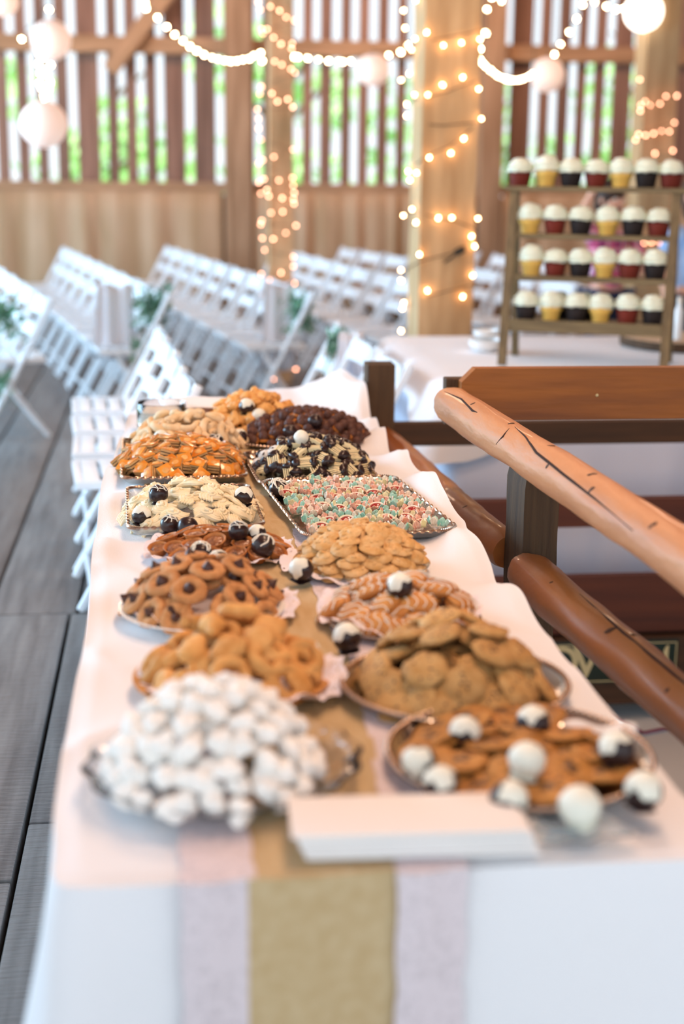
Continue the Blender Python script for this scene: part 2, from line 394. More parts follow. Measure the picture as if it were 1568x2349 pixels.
# burlap curtains on the lower wall
def curtain(x0, x1, label, folds):
    def fn(u, v):
        x = x0 + (x1 - x0) * u; a = .02 + .035 * v
        y = -.17 - .03 * v + a * sin(u * folds * 6.28 + 2 * sin(u * 9)) * (.6 + .4 * sin(u * 31))
        return (x, YW + y - .06, 1.29 - v * 1.27)
    mb = MB(); mb.grid(fn, int(30 * folds / 2), 6); o = mb.build('burlap_curtain', 'curtain')
    sm = o.modifiers.new('s', 'SOLIDIFY'); sm.thickness = .004
    tag(o, label, 'curtain', 'burlap curtains below the slatted wall')
curtain(-3.4, pw.x - .16, 'wide tan burlap curtain under the slats left of the wall upright', 9)
curtain(pw.x + .15, pr.x - .14, 'tan burlap curtain under the slats between the two wall uprights', 11)
curtain(pr.x + .14, 7.6, 'burlap curtain under the slats behind the cupcake stand', 10)

# free-standing posts
def post(x0, x1, y0, D, label, mt='post'):
    mb = MB(); n = 24; H = 4.5; w_ = x1 - x0
    def rag(u, v):
        # loop around the rounded square
        a = u * 4; k = int(a) % 4; f = a - int(a)
        c = [(0, 0), (1, 0), (1, 1), (0, 1), (0, 0)]
        px_ = c[k][0] + (c[k + 1][0] - c[k][0]) * f; py_ = c[k][1] + (c[k + 1][1] - c[k][1]) * f
        z = v * H; q = Vector((px_ * 3, py_ * 3, z * 2.5))
        e = .012 * mnoise.noise(q) + .008 * mnoise.noise(q * 3)
        return ((px_ - .5) * w_ * (1 + e * 3), (py_ - .5) * D * (1 + e * 3), z)
    mb.grid(rag, 24, 60); mb.box((0, 0, H / 2), (w_ * .9, D * .9, H - .02))
    o = mb.build('timber_post', mt); o.location = ((x0 + x1) / 2, y0 + D / 2, 0)
    tag(o, label, 'post'); return o
a0 = on_y(961, 600, 6.85).x; a1 = on_y(1086, 600, 6.85).x
post(a0, a1, 6.85, .30, 'thick rough-hewn wooden post wrapped in fairy lights behind the white table corner')
b0 = on_y(618, 500, 10.3).x; b1 = on_y(671, 500, 10.3).x
post(b0, b1, 10.3, .2, 'slimmer wooden post wrapped in blurred fairy lights among the white chairs')
c0 = on_y(1478, 200, 10).x; c1 = on_y(1553, 200, 10).x
post(c0, c1, 10.0, .25, 'pale wooden post at the far right above the cupcake stand')

# ------------------------------------------------------------------ outdoors
g = MB(); g.box((3, 45, -.4), (90, 56, .1)); tag(g.build('ground', 'grass', smooth=False), kind='structure')
def tree(x, y, h, r, label):
    t = empty('leafy_tree', (x, y, -.35)); tag(t, label, 'tree', 'trees outside the barn')
    mb = MB(); mb.tube([(0, 0, 0), (.1, 0, h * .3), (-.05, .1, h * .6), (.1, 0, h * .9)], [.2, .16, .1, .03], 8)
    for k in range(6):
        a = U(0, 6.28); z0 = U(.25, .7) * h
        mb.tube([(0, 0, z0), (cos(a) * r * .4, sin(a) * r * .4, z0 + .5), (cos(a) * r * .8, sin(a) * r * .8, z0 + 1.0)], [.07, .05, .02], 6)
    mb.build('trunk', 'trunk', t)
    lf = MB()
    cl = [(Vector((U(-1, 1) * r, U(-1, 1) * r, U(.12, .85) * h)), U(.5, 1.0)) for k in range(20)]
    for c, cr in cl:
        for q in range(42):
            d = Vector((U(-1, 1), U(-1, 1), U(-1, 1))); d = d.normalized() * cr * U(.6, 1)
            p = c + d; n = (d + Vector((U(-.8, .8), U(-.8, .8), U(-.8, .8)))).normalized(); u_ = n.orthogonal().normalized() * .15; v_ = n.cross(u_)
            lf.add([p - u_, p - v_ * .6, p + u_, p + v_ * .6], [(0, 1, 2, 3)])
    lf.build('foliage', 'tree', t, smooth=False)
for k, (x, y, h, r) in enumerate([(-5.2, 27, 4.6, 1.6), (-1.4, 27, 3.8, 1.6), (2.2, 27, 4.8, 1.6), (5.9, 27, 3.9, 1.6), (9.6, 27, 5.2, 1.6), (13.3, 27, 4.2, 1.6)]):
    tree(x, y, h, r, f'sunlit green tree beyond the slatted wall, {ORD[k]} from the left'.replace('nearest', 'first'))

# ================================================================== LIGHT STRINGS
def bulb_mesh(r, m, nm):
    mb = MB(); mb.lathe([(.0001, 1.5 * r), (.55 * r, 1.25 * r), (r, .3 * r), (.85 * r, -.6 * r), (.35 * r, -1.1 * r)], 8); return mb.mesh(nm, m)
def light_string(pts, wires, r, label, m='bulb', sleeve=True, wr=.0022, name='string_light'):
    t = empty(name, pts[0]); tag(t, label, 'string lights', 'warm white string lights')
    org = Vector(pts[0]); bm_ = bulb_mesh(r, m, 'bulb'); sk = MB(); sk.lathe([(r * .45, -2.6 * r), (r * .45, -1.0 * r)], 6); skm = sk.mesh('socket', 'wire')
    for p in pts:
        rt = (U(-1.2, 1.2), U(-1.2, 1.2), 0)
        b = ob('bulb', bm_, t, Vector(p) - org, rt); 
        if sleeve: ob('socket', skm, b)
    mb = MB()
    for wv in wires:
        mb.tube([Vector(q) - org for q in wv], wr, 5)
    mb.build('wire', 'wire', t)
    return t
# post 1
P1 = [(131,72),(143,190),(210,262),(288,220),(402,308),(523,288),(188,338),(645,265),(172,498),(116,540),(205,640),(155,705),(298,640),(397,573),(530,522),(638,600),(152,780),(657,800),(537,935),(305,1062),(450,1032),(164,1155),(220,1165),(175,1215),(190,1410),(131,1452),(215,1500),(366,1470),(457,1467),(633,1472),(590,1593),(612,1660),(240,1715),(116,1822),(117,1890),(597,1857),(294,1960),(530,2000),(133,2042),(125,2078),(116,2230),(215,5),(690,228)]
def p1(q, off=.0):
    px_, py_ = 880 + q[0] / 2.936, q[1] / 2.936
    if px_ < 961:
        pt = on_y(px_, py_, 6.85); 
        # left face: x = a0 - eps
        d = _ray(px_, py_); t = (a0 - .022 - off) / d.x; pt = Vector((0, 0, EYE)) + d * t
        if pt.y > 7.3: pt = on_y(px_, py_, 7.18)
        return pt
    return on_y(px_, py_, 6.85 - .022 - off)
pts = [p1(q) for q in P1]
W1 = [[(160, 330), (215, 290), (330, 270), (450, 245), (560, 225), (650, 200)], [(150, 720), (200, 670), (290, 655), (420, 620), (520, 580), (620, 545)],
      [(215, 1110), (260, 1070), (330, 1030), (440, 985), (520, 920), (600, 860)], [(300, 838), (400, 845), (500, 835), (620, 825)], [(130, 1440), (200, 1425), (290, 1450), (366, 1470), (457, 1480), (590, 1530), (620, 1560)],
      [(110, 1850), (150, 1815), (230, 1765), (300, 1745), (440, 1710), (550, 1660)], [(130, 2075), (175, 2050), (300, 1995), (430, 1960), (590, 1920)], [(130, 2080), (140, 2230), (120, 2300)], [(131, 72), (160, 200), (150, 340)]]
light_string(pts, [[p1(q, -.012) for q in wv] for wv in W1], .0078, 'fairy lights spiralling around the thick wooden post')
# the dark plug of that string, taped to the post
pl = p1((510, 1690)); mb = MB(); mb.box((0, 0, 0), (.05, .025, .03), bev=.005); mb.tube([(-.02, 0, 0), (-.05, 0, -.01), (-.09, 0, -.012)], .006, 6)
o = mb.build('light_plug', 'wire'); o.location = pl; o.rotation_euler = (0, -.5, 0); tag(o, 'small black plug of the fairy lights on the thick post', 'plug')
# post 2
P2 = [(1200,135),(1205,155),(1225,135),(1195,45),(1240,30),(1282,50),(1312,80),(1350,95),(1183,10),(1255,172),(1287,202),(1340,200),(1338,225),(1260,282),(1292,298),(1335,318),(1352,335),(1200,398),(1192,432),(1247,430),(1272,466),(1318,456),(1342,492),(1180,503),(1185,545),(1185,590),(1197,642),(1342,687),(1257,720),(1205,735),(1187,750),(1210,823),(1187,838),(1278,828),(1342,817),(1345,852),(1222,872),(1194,888),(1232,900),(1294,910),(1350,885),(1345,915),(1348,935),(1242,977),(1297,972),(1200,1012),(1196,1030),(1357,1036),(1310,1070),(1203,1093),(1252,1097),(1212,1148),(1198,1258),(1233,1283),(1288,1252),(1345,1178),(1345,1222),(1350,1300),(1346,1303),(1192,1355),(1343,1540),(1340,1627),(1356,1693),(1253,1742)]
p2 = [on_y(a / 2, b / 2, 10.25) for a, b in P2]
srt = sorted(p2, key=lambda p: -p.z)
light_string(p2, [[p + Vector((0, .012, 0)) for p in srt[i:i + 6]] for i in range(0, len(srt) - 5, 5)], .0085, 'fairy lights wound around the slim post among the chairs', 'bulbdim', wr=.0016)
# post 3
P3 = [(350,955),(412,1215),(360,1260),(355,1330),(470,1260),(590,1245),(662,1155),(790,1150),(762,1472),(335,1610),(298,1678),(420,1622),(513,1600),(610,1572),(703,1575),(530,1840),(745,1805)]
p3 = [on_y(1400 + a / 5.22, b / 5.22, 9.94) for a, b in P3] + [on_y(a, b, 9.94) for a, b in ((1476, 558), (1494, 556), (1514, 557), (1475, 595), (1528, 579))]
light_string(p3, [[p + Vector((0, .012, 0)) for p in p3[i:i + 7]] for i in (1, 8, 15)], .0085, 'fairy lights wrapped around the pale post at the far right', 'bulbdim', wr=.0016)
# swags
def swag(seq, y, label, r=.011, wr=.003):
    pp = [on_y(a, b, y) for a, b in seq]
    w_ = [p + Vector((0, 0, .03)) for p in pp]
    tops = [Vector((pp[0].x - .05, pp[0].y, 4.56))], [Vector((pp[-1].x + .05, pp[-1].y, 4.56))]
    light_string(pp, [tops[0] + w_ + tops[1]], r, label, 'bulbbig', True, wr, 'string_light')
swag([(325,-8),(333,6),(335,20),(361,41),(382,62),(400,80),(419,94),(435,107),(451,117),(468,126),(485,132),(500,136),(515,139),(529,141),(543,140),(557,137),(572,135),(583,128),(597,122),(601,140)], 11.0, 'swag of bright globe lights drooping left of the slim post')
swag([(673,131),(683,131),(706,134),(730,137),(753,140),(776,141),(786,142),(805,141),(891,127),(919,120),(935,104)], 10.8, 'swag of globe lights running from slim post to thick post')
swag([(1101,137),(1106,145),(1113,152),(1124,161),(1134,169),(1142,175),(1150,179),(1160,182),(1170,184),(1179,185),(1189,184),(1199,181),(1212,176),(1222,170)], 10.4, 'swag of globe lights between thick post and round lantern')
swag([(1271,125),(1285,102),(1306,74),(1322,44),(1336,11),(1342,-8),(1364,5),(1391,15),(1412,22),(1430,20),(1450,8)], 10.4, 'swag of globe lights rising to the lit lantern at top right')
swag([(1149,2),(1128,-6),(1116,22),(1114,77),(1099,90),(1101,112)], 9.0, 'few globe lights hanging beside the right edge of the thick post', .012)
swag([(113,22),(50,90),(90,125),(100,132),(88,147),(117,150),(100,160),(92,168),(107,172),(90,190),(115,190),(95,202),(112,205),(100,220),(110,222),(102,232),(100,242),(104,250),(98,262),(106,268)], 9.6, 'cluster of globe lights hanging between two white lanterns', .011)

# paper lanterns
def lantern(px_, py_, rp, y, label, m='lantern'):
    c = on_y(px_, py_, y); d = (c - Vector((0, 0, EYE))).dot(_f); r = rp * d / FPX
    t = empty('paper_lantern', c); tag(t, label, 'lantern', 'round paper lanterns')
    mb = MB(); prof = []
    for i in range(33):
        a = -pi / 2 + pi * i / 32; k = 1 + (.006 if i % 2 else -.006); prof.append((max(.018, r * cos(a)) * k, r * sin(a) * .97))
    mb.lathe(prof, 28, cap=(False, False)); mb.build('shade', m, t)
    mb = MB(); mb.tube([(.02 * cos(a), .02 * sin(a), r * .97) for a in [i * pi / 4 for i in range(8)]], .002, 5, closed=True); mb.tube([(0, 0, r * .96), (0, 0, 4.56 - c.z)], .0015, 5)
    mb.build('hanging_wire', 'wire', t)
lantern(117, 92, 46, 10.4, 'white paper lantern at top left, above the clustered lights')
lantern(100, 285, 54, 9.3, 'large white paper lantern below the clustered lights at left')
lantern(855, 160, 38, 11.3, 'small white paper lantern left of the thick post')
lantern(1255, 172, 40, 11.0, 'white paper lantern right of the thick post, above the cupcakes')
lantern(1475, 27, 44, 10.0, 'brightly lit paper lantern at top right', 'lanternlit')
lantern(8, 2, 34, 10.0, 'white paper lantern cut off by the top left corner')

# ================================================================== CHAIRS
def make_chair():
    t = empty('folding_chair')
    # local: faces +X, seat centre at origin
    W2 = .215
    for s in (-1, 1):
        mb = MB(); mb.tube([(-.235, s * W2, .79), (-.20, s * W2, .72), (.0, s * W2, .34), (.19, s * W2, .0)], .017, 6)
        mb.build('front_leg', 'chair', t)
        mb = MB(); mb.tube([(.09, s * (W2 - .035), .44), (-.02, s * (W2 - .035), .24), (-.20, s * (W2 - .035), .0)], .016, 6)
        mb.build('rear_leg', 'chair', t)
    mb = MB()
    mb.box((0, -.19, .445), (.38, .03, .03), bev=.006); mb.box((0, .19, .445), (.38, .03, .03), bev=.006)
    mb.box((.18, 0, .445), (.03, .38, .03), bev=.006); mb.box((-.18, 0, .445), (.03, .38, .03), bev=.006)
    st = mb.build('seat', 'chair', t)
    sl = MB(); sl.box((0, 0, 0), (.055, .36, .012), bev=.004); slm = sl.mesh('seat_slat', 'chair')
    for k in range(5): ob('seat_slat', slm, st, (-.136 + .068 * k, 0, .456))
    for z, h in ((.735, .085), (.60, .06)):
        mb = MB()
        xc = -.205 if z > .7 else -.145
        def fn(u, v, xc=xc, z=z, h=h): return (xc - .02 * sin(u * pi) - (v - .5) * .03, (u - .5) * .43, z + (v - .5) * h)
        mb.grid(fn, 8, 2); fn2 = lambda u, v: tuple(Vector(fn(1 - u, v)) + Vector((.016, 0, 0))); mb.grid(fn2, 8, 2)
        mb.build('back_rail', 'chair', t)
    mb = MB(); mb.tube([(.15, -W2, .09), (.15, W2, .09)], .011, 6); mb.build('stretcher', 'chair', t)
    mb = MB(); mb.tube([(-.12, -.18, .12), (-.12, .18, .12)], .011, 6); mb.build('stretcher', 'chair', t)
    return t
CHAIR = Proto(make_chair())
aisle = []
def row(near, far, n, rowname, phi=None):
    a = Vector(near); b = Vector(far); d = (b - a) / (n - 1)
    ang = math.atan2(d.x, d.y)          # lean of the row from +Y
    for k in range(n):
        p = a + d * k
        # chair faces -X turned with the row; the given point is the top rail
        rz = pi - ang + U(-.03, .03)
        fx = Vector((cos(rz), sin(rz)))
        c = Vector((p.x, p.y)) + fx * .22
        lab = f'white folding chair, {ORD[k]} seat of {rowname}' if k else f'white folding chair at the near end of {rowname}'
        o = CHAIR.put((c.x, c.y, 0), (0, 0, rz), 1, lab, 'white folding chairs set out in rows', 'chair')
        if k == 0: aisle.append((Vector((p.x, p.y)), fx, d.normalized()))
row((-.70, 8.45), (-1.75, 13.4), 9, 'the far row at the left edge')
row((-.02, 8.8), (-.90, 13.5), 9, 'the far row left of the middle')
row((.86, 9.0), (.06, 13.8), 9, 'the far row left of the slim post')
row((1.75, 9.2), (1.10, 13.7), 9, 'the far row between slim and thick post')
row((2.75, 9.8), (1.76, 13.7), 8, 'the far row behind the thick post')
row((3.75, 9.8), (2.85, 13.4), 6, 'the far row behind the cupcake stand')
row((.075, 5.12), (-.02, 6.6), 4, 'the near row beside the buffet')
row((.90, 5.6), (.84, 6.75), 3, 'the near row beside the cupcake table')

def greenery(c, label, n=120, s=.13, m='green'):
    t = empty('greenery_bunch', c); tag(t, label, 'greenery', 'leafy bunches tied to the aisle chairs')
    for mm, k in ((m, n), ('sage', n // 2)):
        mb = MB()
        for i in range(k):
            d = Vector((U(-1, 1), U(-1, 1), U(-1.5, 1.0))) * s * U(.2, 1)
            nrm = Vector((U(-1, 1), U(-1, 1), U(-1, 1))).normalized(); u_ = nrm.orthogonal().normalized(); v_ = nrm.cross(u_); L_ = U(.018, .035)
            mb.add([d - u_ * L_, d - v_ * L_ * .45 + nrm * .004, d + u_ * L_, d + v_ * L_ * .45 + nrm * .004], [(0, 1, 2, 3)])
        mb.build('leaves', mm, t, smooth=False)['kind'] = 'stuff'
    mb = MB()
    for i in range(9): mb.tube([(0, 0, .03), (U(-.03, .03), U(-.03, .03), -.05), (U(-.1, .1), U(-.1, .1), -.16)], .002, 4)
    mb.build('stems', 'green', t)
def gp(px_, py_, y): return on_y(px_, py_, y)
greenery(gp(350, 700, 8.7), 'leafy green bunch on the aisle chair left of the middle', 170, .14)
greenery(gp(322, 800, 8.6), 'trailing green sprig below the leafy bunch left of middle', 60, .08)
greenery(gp(688, 705, 8.9), 'leafy green bunch on the chair beside the slim post', 130, .12)
greenery(gp(770, 778, 6.6), 'small green bunch on the chair near the cupcake table', 60, .06)
greenery(gp(10, 715, 8.3), 'leafy green bunch at the left picture edge', 130, .13)
greenery(gp(5, 870, 8.2), 'low green sprig at the left picture edge', 40, .07)
def drape(px_, py_, y, w_, h, label, rz=0):
    c = on_y(px_, py_, y)
    def fn(u, v): return ((u - .5) * w_ * (1 + .35 * v), .02 * sin(u * 14) * (.4 + v), -v * h + .01 * sin(u * 9))
    mb = MB(); mb.grid(fn, 24, 8); o = mb.build('chair_drape', 'pad'); o.location = c; o.rotation_euler = (0, 0, rz)
    o.modifiers.new('s', 'SOLIDIFY').thickness = .004
    tag(o, label, 'drape', 'pale drapes on the aisle chairs')
drape(262, 655, 8.85, .22, .45, 'grey-white fabric hung on the aisle chair left of middle', .3)
drape(640, 650, 9.0, .20, .55, 'grey-white fabric hung on the chair beside the slim post', .3)
drape(805, 765, 6.5, .12, .40, 'pale fabric hung on the chair near the cupcake table', .2)

# ================================================================== STAIR RAILS, BEAMS, SIGN
def log(p0, p1_, r, m, label, seed, cracks, knots, name='log_rail'):
    mb = MB(); p0 = Vector(p0); p1_ = Vector(p1_); d = p1_ - p0; n = 60; ax = d.normalized(); up = Vector((0, 0, 1)); sd = ax.cross(up).normalized(); up = sd.cross(ax)
    def rad(t, a):
        q = Vector((t * 9, cos(a) * 1.2 + seed, sin(a) * 1.2)); return r * (1 + .09 * mnoise.noise(q) + .05 * mnoise.noise(q * 2.6) + .035 * sin(t * 7 + seed))
    bow = lambda t: sd * (.012 * sin(t * 5 + seed)) + up * (.008 * sin(t * 4 + seed))
    vs = []; k = 28
    for i in range(n + 1):
        t = i / n; e = 1 - .10 * (max(0, 1 - t / .012)) - .10 * max(0, 1 - (1 - t) / .012)
        for j in range(k):
            a = 2 * pi * j / k; vs.append(tuple(d * t + bow(t) + (sd * cos(a) + up * sin(a)) * rad(t, a) * e))
    fs = [(i * k + j, i * k + (j + 1) % k, (i + 1) * k + (j + 1) % k, (i + 1) * k + j) for i in range(n) for j in range(k)]
    fs += [tuple(range(k - 1, -1, -1)), tuple(n * k + j for j in range(k))]
    mb.add(vs, fs); root = mb.build(name, m); root.location = p0; tag(root, label, 'rail')
    cracks = [[(t_, pi - a_) for t_, a_ in cr] for cr in cracks]; knots = [(t_, pi - a_, s_) for t_, a_, s_ in knots]
    for cr in cracks:
        mb = MB(); pts = []
        for t, a in cr:
            pts.append(d * t + bow(t) + (sd * cos(a) + up * sin(a)) * (rad(t, a) - .0005))
        m_ = []
        for i in range(len(pts) - 1):
            for q in range(6): m_.append(pts[i].lerp(pts[i + 1], q / 6))
        m_.append(pts[-1]); kk = len(m_)
        mb.tube(m_, [.0006 + .0024 * sin(pi * min(1, (i + .3) / kk)) for i in range(kk)], 6); mb.build('crack', 'crack', root)
    for t, a, s in knots:
        mb = MB(); c = d * t + bow(t) + (sd * cos(a) + up * sin(a)) * (rad(t, a) - .001)
        T = Matrix.Translation(c) @ (sd * cos(a) + up * sin(a)).to_track_quat('Z', 'Y').to_matrix().to_4x4()
        mb.ball((0, 0, 0), s, 2, .3, 2, T, (1, 1.4, .25)); mb.build('knot', 'knot', root)
    return root
# axis points measured on the rail line
up0 = Vector((.742, 3.60, .925)); up1 = Vector((.832, 1.3, .935))
lo0 = Vector((.705, 4.62, .655)); lom = Vector((.778, 3.085, .660)); lo1 = Vector((.858, 1.3, .682))
# angle a: 0 = +sd (towards -x or +x), pi/2 = up
log(up0, up1, .047, 'log', 'thick peeled log handrail slanting from the plank to the right edge', 1.3,
    [[(.02, 2.2), (.09, 2.05), (.15, 2.25), (.165, 2.2)], [(.265, 1.75), (.31, 1.95), (.36, 2.3), (.43, 2.45), (.52, 2.6), (.60, 2.8)], [(.262, 3.0), (.27, 2.5), (.264, 2.0)]],
    [(.13, 1.9, .006), (.25, 1.7, .006), (.36, 1.6, .007), (.40, 2.5, .006), (.47, 1.7, .008), (.5, 2.4, .007), (.62, 2.2, .007)])
log(lo0, lom, .045, 'log2', 'lower peeled log rail, far length behind the dark post', 4.1, [[(.3, 2.6), (.45, 2.7), (.6, 2.5)]], [(.55, 2.1, .005), (.8, 2.0, .006)])
log(Vector((.780, 2.90, .668)), lo1, .047, 'log2', 'lower peeled orange log rail, near length with rounded end', 7.7,
    [[(.2, 1.5), (.35, 1.7), (.5, 1.6), (.7, 1.5)]], [(.14, 2.1, .006), (.33, 1.95, .009), (.36, 1.4, .006), (.62, 1.6, .007), (.5, 2.4, .006)])
# dark post A
pa0 = on_y(1200, 1200, 2.92).x; pa1 = on_y(1280, 1200, 2.92).x
mb = MB(); zt = .885
def postA(u, v):
    c = [(0, 0), (1, 0), (1, 1), (0, 1), (0, 0)]; a = u * 4; k = min(int(a), 3); f = a - k
    X = c[k][0] + (c[k + 1][0] - c[k][0]) * f; Y = c[k][1] + (c[k + 1][1] - c[k][1]) * f
    e = .003 * mnoise.noise(Vector((X * 5, Y * 5, v * 14))); inset = .005 * max(0, (v - .985) / .015)
    return (pa0 + (pa1 - pa0) * X + (inset if X < .5 else -inset) + e, 2.92 + .16 * Y + (inset if Y < .5 else -inset) + e, -.379 + (zt + .379) * v)
mb.grid(postA, 16, 40); mb.box(((pa0 + pa1) / 2, 3.0, .3), (pa1 - pa0 - .012, .148, zt * 2 - .62))
o = mb.build('rail_post', 'dark'); tag(o, 'dark weathered post carrying the two log rails', 'post')
# corner post
def bx(name, x0, x1, y0, y1, z0, z1, m, label=None, cat=None, bev=.004, parent=None, kind=None, group=None):
    mb = MB(); cx, cy, cz = (x0 + x1) / 2, (y0 + y1) / 2, (z0 + z1) / 2
    mb.box((0, 0, 0), (x1 - x0, y1 - y0, z1 - z0), bev=bev); o = mb.build(name, m, parent, smooth=False); o.location = (cx, cy, cz); tag(o, label, cat, group, kind); return o
bx('rail_post', .655, .748, 4.60, 4.70, 0.001, .90, 'dark', 'dark squared corner post at the far end of the buffet', 'post')
bx('cross_rail', .748, 2.9, 4.62, 4.67, .622, .70, 'darkx', 'dark horizontal timber rail just under the orange plank', 'rail')
bx('cross_rail', .748, 2.9, 4.62, 4.67, .33, .428, 'red', 'lower dark red timber rail behind the weathered post', 'rail')
bx('kick_board', .748, 2.9, 4.60, 4.64, -.05, .16, 'red', 'wide dark red board along the edge of the stair opening', 'board')
bx('trim_8', .70, 2.9, 4.56, 4.60, -.30, -.055, 'darkx', kind='structure')
# orange plank with clipped corner
mb = MB(); X0, X1 = on_y(1058, 880, 3.64).x, 2.5; zt0 = on_y(1200, 845, 3.64).z; zb0 = on_y(1300, 962, 3.64).z; cl = .036
prof = [(X0, zb0), (X1, zb0), (X1, zt0), (X0 + cl, zt0), (X0, zt0 - cl)]
vs = [(x, y, z) for y in (3.64, 3.68) for x, z in prof]; n = 5
mb.add(vs, [tuple(range(n)), tuple(range(2 * n - 1, n - 1, -1))] + [(i, i + n, (i + 1) % n + n, (i + 1) % n) for i in range(n)])
o = mb.build('guard_plank', 'plank', smooth=False); tag(o, 'orange-brown plank with clipped corner in front of the cupcake table', 'plank')
kk = o; mbk = MB(); mbk.ball((1.135, 3.639, .945), .004, 2, .1, 1, None, (1, .3, 1)); mbk.build('knot', 'signcream', o)
bx('rail_bracket', .735, .79, 3.685, 3.73, .86, .985, 'dark', 'small dark bracket between the log handrail and orange plank', 'bracket')
bx('rail_post', 2.42, 2.52, 3.69, 3.79, -.379, 1.0, 'dark', 'dark post holding the far right end of the orange plank', 'post')

# sign plate on the joist
sg = empty('sign_plate', (1.5, 4.555, -.15)); tag(sg, 'dark green plate with cream border and letters under the log', 'sign')
sa = on_y(1262, 1475, 4.555); sb = on_y(1533, 1562, 4.555)
cx, cz = (sa.x + sb.x) / 2, (sa.z + sb.z) / 2; sw, sh = sb.x - sa.x + .05, sa.z - sb.z
sg.location = (cx, 4.555, cz)
mb = MB(); mb.box((0, 0, 0), (sw, .006, sh), bev=.002); mb.build('plate', 'sign', sg)
mb = MB()
for (c_, d_) in (((0, -.0045, sh / 2 - .009), (sw - .012, .002, .003)), ((0, -.0045, -sh / 2 + .009), (sw - .012, .002, .003)), ((sw / 2 - .007, -.0045, 0), (.003, .002, sh - .016)), ((-sw / 2 + .007, -.0045, 0), (.003, .002, sh - .016))):
    mb.box(c_, d_)
mb.build('border', 'signcream', sg, smooth=False)
def letter(ch, px_, size):
    cu = bpy.data.curves.new('letter', 'FONT'); cu.body = ch; cu.size = size; cu.extrude = .001; cu.offset = .002; cu.align_x = 'CENTER'; cu.align_y = 'CENTER'
    tmp = bpy.data.objects.new('tmp', cu); COL.objects.link(tmp); dg = bpy.context.evaluated_depsgraph_get(); me = bpy.data.meshes.new_from_object(tmp.evaluated_get(dg)); bpy.data.objects.remove(tmp)
    me.materials.clear(); me.materials.append(M['signcream']); p = on_y(px_, 1515, 4.55)
    ob('letter', me, sg, (p.x - cx, -.0045, 0), (pi / 2, 0, 0))
letter('O', 1286, sh * 1.05); letter('V', 1345, sh * 1.05)
mb = MB(); cr = on_y(1531, 1515, 4.55); prof = []
for i in range(13): a = pi / 2 + pi * i / 12; prof.append((cos(a) * .022, sin(a) * sh * .38))
mb.add([(x, 0, z) for x, z in prof] + [(x, -.002, z) for x, z in prof], [tuple(range(13)), tuple(range(25, 12, -1))] + [(i, i + 13, (i + 1) % 13 + 13, (i + 1) % 13) for i in range(13)])
o = mb.build('emblem', 'signcream', sg, smooth=False, loc=(cr.x - cx, -.0035, 0))
mb = MB(); mb.tube([(-.009, -.003, 0), (-.009, -.0002, 0)], .0035, 10); mb.build('screw', 'gap', sg, loc=(cr.x - cx, -.0045, 0))
# things below in the stair opening
bx('trim_9', .60, 8.0, -3.0, 4.56, -.43, -.38, 'landing', kind='structure')
q0 = on_z(1475, 1683, -.37)
bn = empty('folded_banner', (q0.x, q0.y, -.379)); tag(bn, 'pale grey folded sheet with burgundy edging down in the stairwell', 'sheet')
mb = MB(); mb.box((.2, .16, .006), (.4, .32, .012), bev=.004); mb.build('sheet', 'landing', bn)
mb = MB(); mb.box((.2, 0, .012), (.4, .012, .006)); mb.box((0, .16, .012), (.012, .32, .006)); mb.build('edging', 'burgundy', bn, smooth=False)
bn.rotation_euler = (0, 0, radians(20))

# ================================================================== BUFFET TABLE
tb = empty('folding_table', (.25, 3.1, 0)); tag(tb, 'long folding table hidden under the white buffet cloth', 'table')
mb = MB(); mb.box((0, 0, .73), (.70, 3.20, .03), bev=.006); mb.build('tabletop', 'china', tb)
lg = MB(); lg.tube([(0, 0, 0), (0, 0, .715)], .014, 8); lgm = lg.mesh('leg', 'dark')
for sx in (-.28, .28):
    for sy in (-1.35, 1.35): ob('leg', lgm, tb, (sx, sy, 0))
def edge(pxs, z=.756): return [on_z(a, b, z) for a, b in pxs]
Lp = edge([(126, 1930), (122, 1850), (135, 1760), (165, 1600), (190, 1480), (205, 1400), (208, 1300), (216, 1240), (228, 1160), (230, 1110), (248, 1070), (275, 1010), (300, 940)])
Rp = edge([(1568, 1815), (1503, 1735), (1466, 1690), (1400, 1617), (1378, 1590), (1344, 1552), (1299, 1505), (1262, 1458), (1195, 1376), (1150, 1345), (1128, 1290), (1100, 1262), (1070, 1240), (1066, 1205), (1010, 1150), (975, 1100), (940, 1075), (930, 1055), (893, 1030), (880, 1005), (868, 985), (845, 950), (832, 930)])
per = [Vector((-.125 + (.655 + .125) * i / 24, 1.452, 0)) for i in range(25)]
per += [Vector((.668, 1.47, 0)), Vector((.672, 1.55, 0))] + Rp
bk = [Vector((.60, 4.86, 0)), Vector((.50, 4.90, 0)), Vector((.3, 4.9, 0)), Vector((.1, 4.88, 0)), Vector((-.05, 4.86, 0))]
per += bk + Lp[::-1] + [Vector((-.137, 1.47, 0))]
